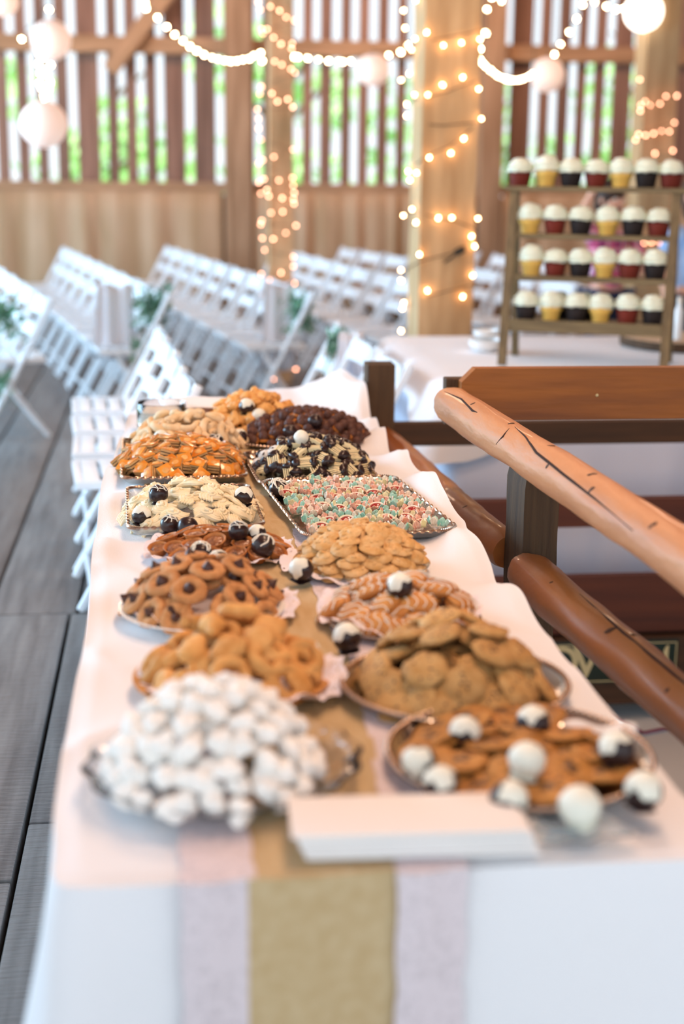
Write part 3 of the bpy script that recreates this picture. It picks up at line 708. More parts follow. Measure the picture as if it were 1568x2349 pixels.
# resample evenly
def resample(P, n):
    P = [Vector((p.x, p.y)) for p in P] + [Vector((P[0].x, P[0].y))]; ds = [0]
    for i in range(1, len(P)): ds.append(ds[-1] + (P[i] - P[i - 1]).length)
    out = []; j = 0
    for k in range(n):
        t = ds[-1] * k / n
        while ds[j + 1] < t: j += 1
        out.append(P[j].lerp(P[j + 1], (t - ds[j]) / max(1e-9, ds[j + 1] - ds[j])))
    return out
NP = 520; PP = resample(per, NP)
for _ in range(2): PP = [(PP[i - 1] + PP[i] * 2 + PP[(i + 1) % NP]) / 4 for i in range(NP)]
def xr_at(y):
    for i in range(len(Rp) - 1):
        a, b = Rp[i], Rp[i + 1]
        if min(a.y, b.y) <= y <= max(a.y, b.y) and abs(b.y - a.y) > 1e-6: return a.x + (b.x - a.x) * (y - a.y) / (b.y - a.y)
    return .63
def ss(a, b, x): t = max(0, min(1, (x - a) / (b - a))); return t * t * (3 - 2 * t)
def topz(x, y):
    z = .7515 + .0035 * mnoise.noise(Vector((x * 5, y * 3, 0)))
    rg = 1 - abs(mnoise.noise(Vector((x * 4.5 + y * 1.6, y * 2.6 - x * 2, 4)))) * 3.2
    z += .0075 * max(0, rg) ** 2 * (ss(.16, .02, x + .14) + ss(.16, .02, xr_at(y) - x)) * ss(1.5, 1.7, y)
    k = ss(.10, .0, xr_at(y) - x) * ss(2.2, 2.6, y)
    z += k * (.022 + .034 * sin(y * 13 + 2 * sin(y * 3)) * sin(y * 5 + 1))
    z += .05 * ss(.42, .6, x) * ss(4.35, 4.75, y) + .03 * ss(4.5, 4.85, y) * ss(.2, .4, x)
    k2 = ss(.06, .0, x + .15) * ss(1.9, 2.4, y); z += k2 * (.006 + .010 * sin(y * 16))
    return z
KT, KS = 34, 14
vs = []; fs = []
cen = [Vector((.25, max(1.75, min(4.6, p.y)))) for p in PP]
for k in range(KT + 1):
    t = k / KT
    for i, p in enumerate(PP):
        q = cen[i].lerp(p, t); z = topz(q.x, q.y)
        if t > .96: z -= .004
        vs.append((q.x, q.y, z))
for k in range(1, KS + 1):
    t = k / KS
    for i, p in enumerate(PP):
        a = PP[i - 1]; b = PP[(i + 1) % NP]; tg = (b - a).normalized(); nrm = Vector((tg.y, -tg.x))
        s_ = i * 1.0; side = abs(nrm.x)
        corner = math.exp(-((p - Vector((-.13, 1.46))).length / .10) ** 2) + math.exp(-((p - Vector((.66, 1.46))).length / .10) ** 2)
        fo = (.012 + .016 * side) * sin(s_ * .21 + 1.5 * sin(s_ * .05)) + .007 * sin(s_ * .5 + 2)
        if side < .5 and p.y < 2: fo *= .35
        off = .005 + .028 * t * t * .5 + .010 * t + fo * ss(0, .5, t) + corner * .085 * t
        if nrm.x > .5: off = min(off, .02)
        q = p + nrm * off; vs.append((q.x, q.y, .748 - t * .725 + (0 if t < 1 else .004 * sin(s_ * .3))))
n = NP
for k in range(KT + KS):
    for i in range(n): fs.append((k * n + i, k * n + (i + 1) % n, (k + 1) * n + (i + 1) % n, (k + 1) * n + i))
mb = MB(); mb.add(vs, fs); o = mb.build('tablecloth', 'cloth'); tag(o, 'long white tablecloth bunched along the log rail side of the buffet', 'tablecloth')
# runner: burlap strip and two lace strips
def runner(x0f, x1f, m, label, cat, amp, y0=1.438, y1=4.5, drop=.74, scal=0, dz=.0):
    NU = 12; NY = 150; ND = 26
    def fn(u, v):
        k = v * (NY + ND)
        if k <= ND: y = y0 - .003 - .004 * sin(u * 5); t = 1 - k / ND; z = .757 - t * drop; y -= .014 * t + .004 * sin(u * 9 + t * 3) * t
        else: y = y0 + (y1 - y0) * (k - ND) / NY; z = None
        xa, xb = x0f(y), x1f(y); w_ = xb - xa
        sc_ = scal * (abs(sin(k * .9)) if scal else 0)
        x = xa - sc_ + (w_ + 2 * sc_) * u
        if z is None:
            wob = mnoise.noise(Vector((x * 7, y * 6, 3))); rid = max(0, sin(y * 17 + x * 5 + 2 * sin(y * 4)))
            z = topz(x, y) + .0045 + dz + amp * (.5 + .5 * wob) + amp * 1.4 * rid * ss(1.5, 1.8, y)
            if y < y0 + .02: z = .7605 + dz
        else: y -= dz
        return (x, y, z)
    mb = MB(); mb.grid(fn, NU, NY + ND); o = mb.build(m if 0 else cat.replace(' ', '_'), m); tag(o, label, 'table runner'); return o
lx = lambda y: .089 + .02 * ss(1.6, 2.6, y) + .01 * sin(y * 3); rx_ = lambda y: .257 + .018 * ss(1.5, 2.1, y) + .008 * sin(y * 4)
runner(lx, rx_, 'burlap', 'tan burlap runner down the middle of the buffet cloth', 'burlap runner', .0035)
runner(lambda y: lx(y) - .072, lambda y: lx(y) + .006, 'lace', 'pinkish white lace strip left of the burlap runner', 'lace strip', .001, scal=.0035, dz=.0035)
runner(lambda y: rx_(y) - .004, lambda y: rx_(y) + .072, 'lace', 'pinkish white lace strip right of the burlap runner', 'lace strip', .001, scal=.0035, dz=.0035)
TZ = .7605

# ------------------------------------------------------------------ serving ware
def rrect(hx, hy, cr):
    segs = []
    def f(a, ins):
        X, Y = hx - ins, hy - ins; c = max(.003, cr - ins); s = (a / (2 * pi)) % 1.0 * 8
        k = int(s) % 8; q = s - int(s)
        cs = [(X - c, -Y + c), (X - c, Y - c), (-X + c, Y - c), (-X + c, -Y + c)]
        if k % 2 == 0:      # straight side k/2: right, top, left, bottom
            P = [((X, -Y + c), (X, Y - c)), ((X - c, Y), (-X + c, Y)), ((-X, Y - c), (-X, -Y + c)), ((-X + c, -Y), (X - c, -Y))][k // 2]
            return P[0][0] + (P[1][0] - P[0][0]) * q, P[0][1] + (P[1][1] - P[0][1]) * q
        ctr = cs[[1, 2, 3, 0][k // 2]]; a0_ = pi / 2 * (k // 2) + q * pi / 2
        return ctr[0] + c * cos(a0_), ctr[1] + c * sin(a0_)
    return f
def ell(hx, hy):
    return lambda a, ins: ((hx - ins) * cos(a), (hy - ins) * sin(a))
def tray(loc, outline, label, rz=0, m='silver', rim='silverrim', n=96, h=.018, name='serving_tray', rw=.022):
    t = empty(name, loc, (0, 0, rz)); tag(t, label, 'tray')
    def shell(prof):
        vs = [];
        for ins, z in prof:
            for j in range(n): x, y = outline(2 * pi * j / n, ins); vs.append((x, y, z))
        fs = [(i * n + j, i * n + (j + 1) % n, (i + 1) * n + (j + 1) % n, (i + 1) * n + j) for i in range(len(prof) - 1) for j in range(n)]
        fs.append(tuple((len(prof) - 1) * n + j for j in range(n)))
        return vs, fs
    mb = MB(); mb.add(*shell([(rw * 1.25, .0), (rw * .9, .003), (.002, h - .001), (0, h), (.003, h + .001), (rw * .8, .006), (rw * 1.25, .003)])); mb.build('dish', m, t)
    mb = MB(); nb = int(110); vs = []; k = 6
    NN = nb * 4
    for j in range(NN):
        a = 2 * pi * j / NN; x, y = outline(a, .004); x2, y2 = outline(a + .01, .004); tx, ty = x2 - x, y2 - y; l_ = sqrt(tx * tx + ty * ty); nx, ny = ty / l_, -tx / l_
        rr = .0034 * (1 + .35 * (1 if (j % 4) < 2 else -1))
        for q in range(k): b = 2 * pi * q / k; vs.append((x + nx * rr * cos(b), y + ny * rr * cos(b), h + rr * sin(b)))
    mb.add(vs, [(j * k + q, j * k + (q + 1) % k, ((j + 1) % NN) * k + (q + 1) % k, ((j + 1) % NN) * k + q) for j in range(NN) for q in range(k)])
    mb.build('beaded_rim', rim, t)
    return t
def doily(loc, r, label, n=18, lift=.022, ry=None, rz=0, parent=None, lean=(0, 0)):
    ry = ry or r; NA = n * 10
    def fn(a, rr, z):
        t = rr; e = 1 + (.055 * abs(sin(a * n / 2)) - .03) * ss(.75, 1, t)
        l_ = lift * ss(.62, 1, t) * (.6 + .4 * sin(a * 5 + 1)) + .004 * sin(a * n / 2 * 2) * ss(.7, 1, t)
        return (t * e, l_)
    mb = MB(); vs = []; P = [.05, .3, .55, .65, .72, .78, .84, .89, .94, 1.0]
    for t in P:
        for j in range(NA):
            a = 2 * pi * j / NA; q, z = fn(a, t, 0); vs.append((q * r * cos(a), q * ry * sin(a), z + .001))
    fs = [(i * NA + j, i * NA + (j + 1) % NA, (i + 1) * NA + (j + 1) % NA, (i + 1) * NA + j) for i in range(len(P) - 1) for j in range(NA)]
    mb.add(vs, fs); o = mb.build('lace_doily', 'doily', loc=loc, rot=(0, 0, rz)); tag(o, label, 'doily'); return o
def plate(loc, r, label, m='china', h=.016):
    mb = MB(); mb.lathe([(r * .55, 0), (r * .6, 0), (r, h), (r * 1.005, h + .0015), (r * .98, h + .002), (r * .62, .0045), (r * .0001 + .001, .004)], 64)
    o = mb.build('plate', m, loc=loc); tag(o, label, 'plate'); return o

# ------------------------------------------------------------------ food prototypes
def variants(fn, k): return [Proto(fn(i)) for i in range(k)]
def single(name, mb, m): o = mb.build(name, m); return o
def mk_snow(i):
    mb = MB(); mb.ball((0, 0, .011), .0155, 3, .45, 1.3, None, (1.1, .95, .72)); mb.ball((.007, .004, .014), .009, 2, .4, 2); return single('powdered_cookie', mb, 'sugar')
def mk_ring(i):
    mb = MB()
    if i == 0: mb.tube([(.020 * cos(a), .018 * sin(a), .009 + .001 * sin(3 * a)) for a in [2 * pi * j / 20 for j in range(20)]], [.0105 + .001 * sin(j * 1.3) for j in range(20)], 10, closed=True)
    elif i == 1: mb.tube([(.024 * cos(a * 1.0) * (1 - .25 * a / 6), .020 * sin(a), .009 + .0012 * a) for a in [6.6 * j / 22 for j in range(22)]], [.0095 * (1 - .5 * max(0, (j - 17) / 5)) for j in range(22)], 10)
    elif i == 2: mb.tube([(-.03 + .06 * j / 12, .006 * sin(j * 1.1), .009) for j in range(13)], [.006 + .006 * sin(pi * j / 12) for j in range(13)], 10)
    else: mb.ball((0, 0, .008), .026, 3, .25, 1.2, None, (1, .85, .34))
    return single('butter_ring_cookie' if i < 2 else 'butter_cookie', mb, 'butter')
def mk_blossom(i):
    t = empty('blossom_cookie'); s_ = U(-.1, .1)
    mb = MB(); mb.lathe([(.001, .001), (.020, 0), (.0295, .004), (.031, .008), (.0285, .0125), (.021, .0145), (.0135, .0125), (.010, .0085), (.001, .0075)], 28, fn=lambda a, r, z: (r * (1 + .035 * sin(3 * a + i) + .02 * sin(7 * a)), z + .0007 * sin(5 * a + i)))
    mb.build('cookie', 'pbcookie', t)
    mb = MB(); mb.lathe([(.0098, .0075), (.0105, .011), (.0092, .015), (.0055, .0195), (.0022, .024), (.0005, .0265)], 18); mb.build('chocolate_drop', 'choc', t)
    return t
def mk_tart(i):
    t = empty('nut_tart')
    mb = MB(); mb.lathe([(.001, 0), (.0135, 0), (.0155, .002), (.0205, .015), (.0225, .0175), (.0215, .019), (.0185, .0175), (.017, .0135)], 30, fn=lambda a, r, z: (r * (1 + .02 * sin(11 * a) + .03 * sin(2 * a + i)), z)); mb.build('crust', 'tart', t)
    mb = MB(); mb.ball((0, 0, .013), .0172, 3, .2, 3, None, (1, 1, .32)); mb.build('nut_filling', 'pecan', t); return t
def drizzle(mb, r, cz, k, seed, th=.0013):
    rnd = random.Random(seed)
    for q in range(k):
        ph = rnd.uniform(0, 6.28); tl = rnd.uniform(-.9, .9); pts = []
        for j in range(15):
            s_ = -1.15 + 2.3 * j / 14; a = Vector((sin(s_), sin(tl) * cos(s_) * .9 + .12 * sin(s_ * 5 + seed), cos(s_) * cos(tl))); a.normalize()
            a = Matrix.Rotation(ph, 3, 'Z') @ a; pts.append(a * (r + .0004) + Vector((0, 0, cz)))
        mb.tube(pts, [th * (.7 + .4 * rnd.random()) for _ in pts], 5)
def cap(mb, r, cz, tilt, cover, seed):
    rnd = random.Random(seed); n = 26; vs = []; K = 8
    T = Matrix.Translation((0, 0, cz)) @ Matrix.Rotation(tilt, 4, 'X')
    for k in range(K + 1):
        for j in range(n):
            a = 2 * pi * j / n; th = cover * (1 + .22 * sin(3 * a + seed) + .12 * sin(7 * a + seed)) * k / K; rr = r * (1.05 - .035 * k / K)
            vs.append((rr * sin(th) * cos(a), rr * sin(th) * sin(a), rr * cos(th)))
    fs = [(k * n + j, k * n + (j + 1) % n, (k + 1) * n + (j + 1) % n, (k + 1) * n + j) for k in range(K) for j in range(n)]
    mb.add(vs, fs, T)
TR = .0195
def mk_truffle(i):
    # 0..2 dark with drizzle, 3 plain dark, 4..6 white capped, 7 all white
    t = empty('chocolate_truffle')
    mb = MB(); mb.ball((0, 0, TR), TR, 3, .07, 1.6, None, (1, 1, .97)); mb.build('shell', 'whitechoc' if i == 7 else 'dark_choc', t)
    mb = MB(); mb.lathe([(.001, 0), (TR * .72, 0), (TR * .8, .0015), (TR * .6, .004)], 20, fn=lambda a, r, z: (r * (1 + .12 * sin(4 * a + i)), z)); mb.build('chocolate_foot', 'whitechoc' if i == 7 else 'dark_choc', t)
    if i < 3:
        mb = MB(); drizzle(mb, TR, TR, [5, 7, 4][i], i + 3, [.0011, .0014, .0017][i]); mb.build('icing_drizzle', 'icing', t)
    elif 4 <= i <= 6:
        mb = MB(); cap(mb, TR, TR, [.2, .9, -.5][i - 4], [1.15, 1.0, 1.3][i - 4], i); mb.build('white_cap', 'whitechoc', t)
    return t
def mk_piped(i):
    mb = MB(); L_ = [.026, .022, .024][i]
    # swirled ridged strips
    for k in range(5):
        y0 = -.012 + .006 * k
        mb.tube([(-L_ + 2 * L_ * j / 12, y0 + .006 * sin(j * .55 + i), .006 + .006 * sin(pi * j / 12) * (1 - abs(k - 2) * .22)) for j in range(13)], [.0018 + .0036 * sin(pi * (j + .4) / 12.8) for j in range(13)], 7)
    mb.tube([(.013 * (1 - .08 * j) * cos(j * .8), .009 * (1 - .08 * j) * sin(j * .8), .013 + .0005 * j) for j in range(11)], [.0036] * 11, 7)
    return single('piped_cookie', mb, 'piped')
def mk_bar(i):
    t = empty('layered_bar'); s_ = .0165
    def wavy(z0, z1, e, m, nm):
        mb = MB(); mb.box((0, 0, (z0 + z1) / 2), (2 * s_ + e, 2 * s_ * .9 + e, z1 - z0), bev=.0012, jit=0); mb.build(nm, m, t)
    wavy(0, .006, 0, 'bar', 'layer'); wavy(.006, .0085, -.0012, 'barfill', 'filling'); wavy(.0085, .0135, .0004, 'bar', 'layer'); wavy(.0135, .0155, -.001, 'barfill', 'filling'); wavy(.0155, .0205, .0004, 'bar', 'layer'); wavy(.0205, .0228, .0, 'barglaze', 'glaze')
    mb = MB(); mb.ball((0, 0, .0228), .0085, 2, .1, 2, None, (1, 1, .22)); mb.build('almond_slice', 'orangep', t)
    return t
def mk_flat(i):
    t = empty('flat_chocolate_cookie')
    mb = MB(); mb.lathe([(.001, 0), (.030, 0), (.036, .003), (.0365, .005), (.033, .0075), (.02, .0085), (.001, .0085)], 32, fn=lambda a, r, z: (r * (1 + .04 * sin(3 * a + i * 2) + .02 * sin(8 * a)), z + (.0012 * sin(4 * a + i) if z > .004 else 0))); mb.build('cookie', 'flat', t)
    mb = MB(); rnd = random.Random(i)
    mb.ball((0, 0, .0082), .012, 2, .35, 1.5, None, (1.2, .9, .14))
    for k in range(4): a = rnd.uniform(0, 6.28); q = rnd.uniform(.013, .026); mb.ball((q * cos(a), q * sin(a), .008), .0045, 1, .3, 2, None, (1.2, 1, .35))
    mb.build('melted_chips', 'melt', t); return t
def mk_chip(i):
    t = empty('oat_chip_cookie'); sd = i * 11.3
    mb = MB(); mb.lathe([(.001, 0), (.026, 0), (.034, .003), (.037, .0075), (.034, .012), (.025, .0150), (.012, .0160), (.001, .0160)], 34,
        fn=lambda a, r, z: (r * (1 + .07 * mnoise.noise(Vector((cos(a) * 1.6 + sd, sin(a) * 1.6, 0))) + .03 * sin(6 * a + i)), z + .0022 * mnoise.noise(Vector((r * 120 * cos(a) + sd, r * 120 * sin(a), 1))) * (1 if z > .01 else 0))); mb.build('cookie', 'chipc', t)
    mb = MB(); rnd = random.Random(i + 5)
    for k in range(7): a = rnd.uniform(0, 6.28); q = rnd.uniform(.004, .029); mb.ball((q * cos(a), q * sin(a), .0155 - q * q * 2.5), .0036, 1, .2, 2, None, (1.1, 1, .6))
    mb.build('chocolate_chips', 'melt', t); return t
def mk_drizz(i):
    t = empty('drizzled_pastry')
    mb = MB(); mb.ball((0, 0, .009), .030, 3, .12, 1.4, None, (1.05, .78, .36)); mb.build('pastry', 'drizz', t)
    mb = MB()
    for k in range(4):
        x0 = -.021 + .014 * k; mb.tube([(x0 + .005 * sin(j * .9), -.020 + .040 * j / 8, .0095 + .0103 * sqrt(max(0, 1 - ((-.020 + .040 * j / 8) / .0235) ** 2 - (x0 / .033) ** 2)) + .0004) for j in range(9)], .0011, 5)
    mb.build('icing_drizzle', 'icing', t); return t
def mk_almond(i):
    mb = MB(); sd = i * 7.7
    mb.lathe([(.001, 0), (.018, 0), (.0235, .0028), (.025, .0055), (.022, .009), (.014, .0115), (.001, .012)], 26, fn=lambda a, r, z: (r * (1 + .10 * mnoise.noise(Vector((cos(a) * 2 + sd, sin(a) * 2, 0)))), z + (.002 * mnoise.noise(Vector((r * 140 * cos(a), r * 140 * sin(a) + sd, 1))) if z > .004 else 0)))
    rnd = random.Random(i)
    for k in range(7): a = rnd.uniform(0, 6.28); q = rnd.uniform(0, .018); mb.ball((q * cos(a), q * sin(a), .0112), .0055, 1, .35, 3, None, (1.3, .8, .5))
    return single('almond_cookie', mb, 'almond')
def mk_flower(i):
    t = empty('flower_tart'); sets = [('mint', 'cream'), ('coral', 'cream'), ('lemon', 'coral'), ('coral', 'mint'), ('mint', 'lemon'), ('cream', 'coral')][i]
    rr = .0205; mb = MB(); mb.lathe([(.001, .0), (.012, 0), (.0165, .009), (.0155, .011), (.0135, .0095)], 20); mb.build('cup', 'cream', t)
    mb = MB(); mb.ball((0, 0, .0095), .0125, 2, .05, 2, None, (1, 1, .22)); mb.build('jam', 'jam', t)
    npet = 8
    for k in range(npet):
        mb = MB(); a = 2 * pi * k / npet
        T = Matrix.Rotation(a, 4, 'Z') @ Matrix.Translation((.0145, 0, .004)) @ Matrix.Rotation(.38, 4, 'Y')
        vs = []; 
        for v in range(6):
            for u in range(7):
                q = (u / 6 - .5) * 2; w_ = .0078 * (.55 + .45 * sin(pi * min(1, v / 4.6) * .62)) * (1 if v < 5 else .86); h_ = .0165 * v / 5 * (1 - .34 * q * q * v / 5)
                vs.append((.0022 * q * q - .0009 * (1 if u % 2 else -1), q * w_, h_))
        mb.add(vs, [(v * 7 + u, v * 7 + u + 1, (v + 1) * 7 + u + 1, (v + 1) * 7 + u) for v in range(5) for u in range(6)], T)
        o = mb.build('petal', sets[0] if k % 3 else sets[1], t); 
        sm = o.modifiers.new('s', 'SOLIDIFY'); sm.thickness = .0009
    return t
def mk_dip(i):
    t = empty('dipped_wafer_cookie')
    mb = MB(); n_ = 6
    for k in range(n_):
        y = -.0125 + .005 * k; mb.box((0, y, .0090 + .001 * sin(k * 2 + i)), (.040, .0030, .013 + .002 * sin(k + i)), bev=.001)
    mb.build('wafer_strips', 'strip', t)['kind'] = 'stuff'
    mb = MB(); mb.ball((0, 0, .007), .016, 2, .2, 2, None, (1.3, .95, .5)); mb.build('chocolate_core', 'dark_choc', t)
    for s in (-1, 1):
        mb = MB(); mb.ball((s * .021, 0, .009), .0155, 2, .4, 2.2, None, (.75, 1.1, .8)); mb.build('chocolate_dip', 'dark_choc', t)
    return t
def mk_crinkle(i):
    mb = MB(); mb.ball((0, 0, .016), .021, 3, .14, 2.2, None, (1, 1, .85)); return single('crinkle_cookie', mb, 'crinkle')
def mk_acorn(i):
    t = empty('caramel_cocoa_bite')
    mb = MB(); mb.lathe([(.0105, .007), (.0128, .009), (.0125, .014), (.0095, .0205), (.005, .0245), (.001, .026)], 18); mb.build('cocoa_dome', 'acorn', t)
    mb = MB(); mb.lathe([(.001, 0), (.0095, 0), (.0118, .003), (.0118, .0065), (.009, .0085)], 18); mb.build('caramel_base', 'acorncap', t); return t
def mk_orange(i):
    mb = MB(); mb.ball((0, 0, .012), .022, 3, .5, 1.8, None, (1.15, .8, .6)); mb.ball((.01, .004, .018), .011, 2, .4, 2); return single('orange_pastry', mb, 'orangep')
def mk_nut(i):
    mb = MB(); mb.tube([(.024 * cos(a), .014 * sin(a), .010) for a in [-.4 + 3.9 * j / 10 for j in range(11)]], [.004 + .0065 * sin(pi * j / 10) for j in range(11)], 8); return single('crescent_cookie', mb, 'nutp')
def mk_whitedrop(i):
    mb = MB(); mb.ball((0, 0, .021), .021, 3, .06, 1.5, None, (.9, .9, 1.0)); return single('white_truffle', mb, 'whitechoc')

SNOW = variants(mk_snow, 3); RING = variants(mk_ring, 4); BLOS = variants(mk_blossom, 2); TART = variants(mk_tart, 2); TRUF = variants(mk_truffle, 8)
PIPE = variants(mk_piped, 3); BAR = variants(mk_bar, 1); FLAT = variants(mk_flat, 3); CHIP = variants(mk_chip, 3); DRZ = variants(mk_drizz, 2); ALM = variants(mk_almond, 3)
FLO = variants(mk_flower, 6); DIP = variants(mk_dip, 2); CRK = variants(mk_crinkle, 2); ACO = variants(mk_acorn, 1); ORG = variants(mk_orange, 2); NUT = variants(mk_nut, 2); WDR = variants(mk_whitedrop, 1)

# ------------------------------------------------------------------ heaps
class Dome:
    def __init__(s, cx, cy, rx, ry, h, z0, p=.62, rz=0, rough=0): s.cx, s.cy, s.rx, s.ry, s.h, s.z0, s.p, s.rz, s.rough = cx, cy, rx, ry, h, z0, p, rz, rough
    def top(s, x, y, k=1.0):
        c, n_ = cos(-s.rz), sin(-s.rz); X, Y = x - s.cx, y - s.cy; X, Y = X * c - Y * n_, X * n_ + Y * c
        q = (X / s.rx) ** 2 + (Y / s.ry) ** 2
        return s.z0 + k * s.h * max(0, 1 - q) ** s.p
    def nrm(s, x, y):
        e = .006; return Vector((-(s.top(x + e, y) - s.top(x - e, y)) / (2 * e), -(s.top(x, y + e) - s.top(x, y - e)) / (2 * e), 1)).normalized()
    def hit(s, px_, py_, up=0):
        d = _ray(px_, py_); t = (s.z0 + s.h + .05 - EYE) / d.z
        while t < 12:
            p = Vector((0, 0, EYE)) + d * t
            if p.z <= s.top(p.x, p.y) + up: return p
            t += .004
        return on_z(px_, py_, s.z0)
def orient(nv, spin, tilt=1.0):
    n_ = Vector((0, 0, 1)).lerp(nv, tilt).normalized()
    return (n_.to_track_quat('Z', 'Y').to_matrix() @ Matrix.Rotation(spin, 3, 'Z')).to_euler()
def place_labels(recs, label, dm):
    "recs: (point, outer shell?) -> labels by tier from the base and by order from the left, for those that face the room"
    lab = [None] * len(recs); zs = [p.z for p, _ in recs]; z0, z1 = min(zs), max(zs) + 1e-6; T = 5
    top = max(range(len(recs)), key=lambda i: recs[i][0].z)
    tiers = {}
    for i, (p, outer) in enumerate(recs):
        if i == top: lab[i] = 'topmost ' + label; continue
        if not outer: lab[i] = label + ', underneath'; continue
        if p.y > dm.cy + dm.ry * .25: lab[i] = label + ', on its far side'; continue
        tiers.setdefault(int(T * (p.z - z0) / (z1 - z0)), []).append(i)
    for k, ii in tiers.items():
        ii.sort(key=lambda i: recs[i][0].x)
        for n_, i in enumerate(ii): lab[i] = f'{label}, {["lowest", "second", "third", "fourth", "top"][k]} tier, {ON[n_] + " from left" if n_ < 20 else "right end"}'
    return lab
def heap(dm, protos, wts, dmin, thick, tilt, label, cat, group, shells=(1.0, .72), jit=.15, keep=None, avoid=(), sc=1.0, cover=1.0, maxn=300, flatn=0):
    items = []
    for si, k in enumerate(shells):
        placed = []
        tries = 0
        while tries < 2600:
            tries += 1
            a = U(0, 6.28); q = sqrt(R()) * cover; X, Y = dm.rx * k ** .35 * q * cos(a), dm.ry * k ** .35 * q * sin(a); c, n_ = cos(dm.rz), sin(dm.rz)
            x, y = dm.cx + X * c - Y * n_, dm.cy + X * n_ + Y * c; z = dm.top(x, y, k)
            p = Vector((x, y, z))
            if any((p - o_).length < dmin for o_ in placed): continue
            if any((Vector((x, y)) - Vector(av[:2])).length < av[2] for av in avoid): continue
            placed.append(p)
        items += [(p, si) for p in placed]
    items = items[:maxn]
    tops = max(items, key=lambda t_: t_[0].z)[0]; front = min(items, key=lambda t_: t_[0].y)[0]
    out = []
    labs = place_labels([(p, si == 0) for p, si in items], label, dm)
    for (p, si), l_ in zip(items, labs):
        nv = dm.nrm(p.x, p.y); nv = (nv + Vector((U(-1, 1), U(-1, 1), U(-.3, .3))) * jit).normalized()
        pr = random.choices(protos, wts)[0]
        z = max(dm.z0, p.z - thick * .75); e = orient(nv, U(0, 6.28), tilt)
        g_ = group
        out.append(pr.put((p.x, p.y, z), e, sc * U(.93, 1.07), l_, g_, cat))
    return out
def rings(dm, protos, dia, thick, label, cat, group, layers, sc=1.0, tilt=.35, jit=.12, lap=.80):
    out = []
    for k in range(layers):
        f = sqrt(max(.0, 1 - (k / layers) ** (1 / dm.p * .8)))
        f = sqrt(max(.02, 1 - (k / layers) ** 1.7))
        Rk = max(0, f); z = dm.z0 + k * thick
        for ring in range(2):
            ax, ay = dm.rx * Rk - dia * .42 - ring * dia * .8, dm.ry * Rk - dia * .42 - ring * dia * .8
            if ax < dia * .3 or ay < dia * .3:
                if ring == 0 or k >= layers - 2: out.append((Vector((dm.cx + U(-.005, .005), dm.cy, z)), 0))
                break
            per_ = pi * (ax + ay); n_ = max(3, int(per_ / (dia * lap))); ph = U(0, 6)
            for j in range(n_):
                a = ph + 2 * pi * j / n_ + U(-.06, .06); out.append((Vector((dm.cx + ax * cos(a), dm.cy + ay * sin(a), z + U(0, .003))), 1))
    tops = max(out, key=lambda t_: t_[0].z)[0]; front = min(out, key=lambda t_: t_[0].y)[0]; res = []
    labs = place_labels([(p, True) for p, e_ in out], label, dm)
    for (p, e_), l_ in zip(out, labs):
        rad_ = Vector((p.x - dm.cx, p.y - dm.cy, 0)); nv = (Vector((0, 0, 1)) + (rad_.normalized() * tilt * e_ if rad_.length > 1e-4 else Vector()) + Vector((U(-1, 1), U(-1, 1), 0)) * jit).normalized()
        res.append(random.choice(protos).put(p, orient(nv, U(0, 6.28)), sc * U(.93, 1.07), l_, group, cat))
    return res
def truffle(dm, px_, py_, kind, label, rz=None, sc=1.0, sink=.010):
    p = dm.hit(px_, py_ + 2, up=TR * sc) ; z = max(dm.z0, p.z - TR * sc * 1.0)
    # the ray meets the ball centre; drop to its foot
    TRUF[kind].put((p.x, p.y, z), (U(-.2, .2), U(-.2, .2), U(0, 6.28) if rz is None else rz), sc, label, 'chocolate truffles on the buffet', 'truffle')

# T1 crystal dish with powdered cookies
D1 = Dome(.050, 1.69, .126, .138, .112, TZ + .016, .72, rough=1)
gt = empty('crystal_dish', (.065, 1.695, TZ - .004)); tag(gt, 'scalloped crystal glass dish under the powdered cookies', 'dish')
mb = MB(); mb.lathe([(.10, 0), (.115, .001), (.150, .020), (.168, .030), (.170, .033), (.164, .033), (.146, .024), (.112, .005), (.001, .005)], 96, fn=lambda a, r, z: (r * (1 + .022 * sin(16 * a) * ss(.12, .16, r) + .05 * cos(2 * a - .6) * ss(.1, .16, r)), z)); mb.build('dish', 'glass', gt)
mb = MB()
for k in range(32): a = 2 * pi * k / 32; q = .156 * (1 + .05 * cos(2 * a - .6)); mb.ball((q * cos(a), q * sin(a), .027), .006, 1, 0)
o = mb.build('cut_facets', 'glass', gt); o['kind'] = 'stuff'
heap(D1, SNOW, [1, 1, 1], .0265, .016, .7, 'powdered white cookie on crystal dish', 'cookie', 'powdered cookies on the crystal dish', shells=(1.0, .72), jit=.5, sc=.98, maxn=290)
# T2
D2 = Dome(.095, 2.035, .116, .132, .088, TZ + .014, .72)
plate((.092, 2.035, TZ), .15, 'brown-rimmed round plate under the butter ring cookies', 'flat')
doily((.105, 2.02, TZ + .006), .155, 'white lace doily under the golden butter ring cookies', lift=.030)
heap(D2, RING, [3, 2, 1.5, 1.5], .045, .012, .8, 'golden butter cookie behind powdered cookies', 'cookie', 'golden butter cookies', jit=.55, sc=1.15)
pw_ = on_z(708, 1500, .80); mb = MB(); mb.ball((0, 0, 0), .02, 3, .1, 1.3, None, (.9, .9, 1.15)); o = mb.build('white_mint', 'whitechoc', loc=pw_); tag(o, 'pale oval mint leaning on the right of the butter cookies', 'mint')
# T3
D3 = Dome(.058, 2.40, .128, .135, .088, TZ + .014, .66)
plate((.055, 2.39, TZ), .145, 'white china plate under the chocolate drop cookies')
doily((.075, 2.40, TZ + .006), .150, 'white lace doily under the chocolate drop cookies', lift=.022)
heap(D3, BLOS, [1, 1], .050, .014, .9, 'peanut butter cookie with chocolate drop', 'cookie', 'chocolate drop cookies', jit=.18)
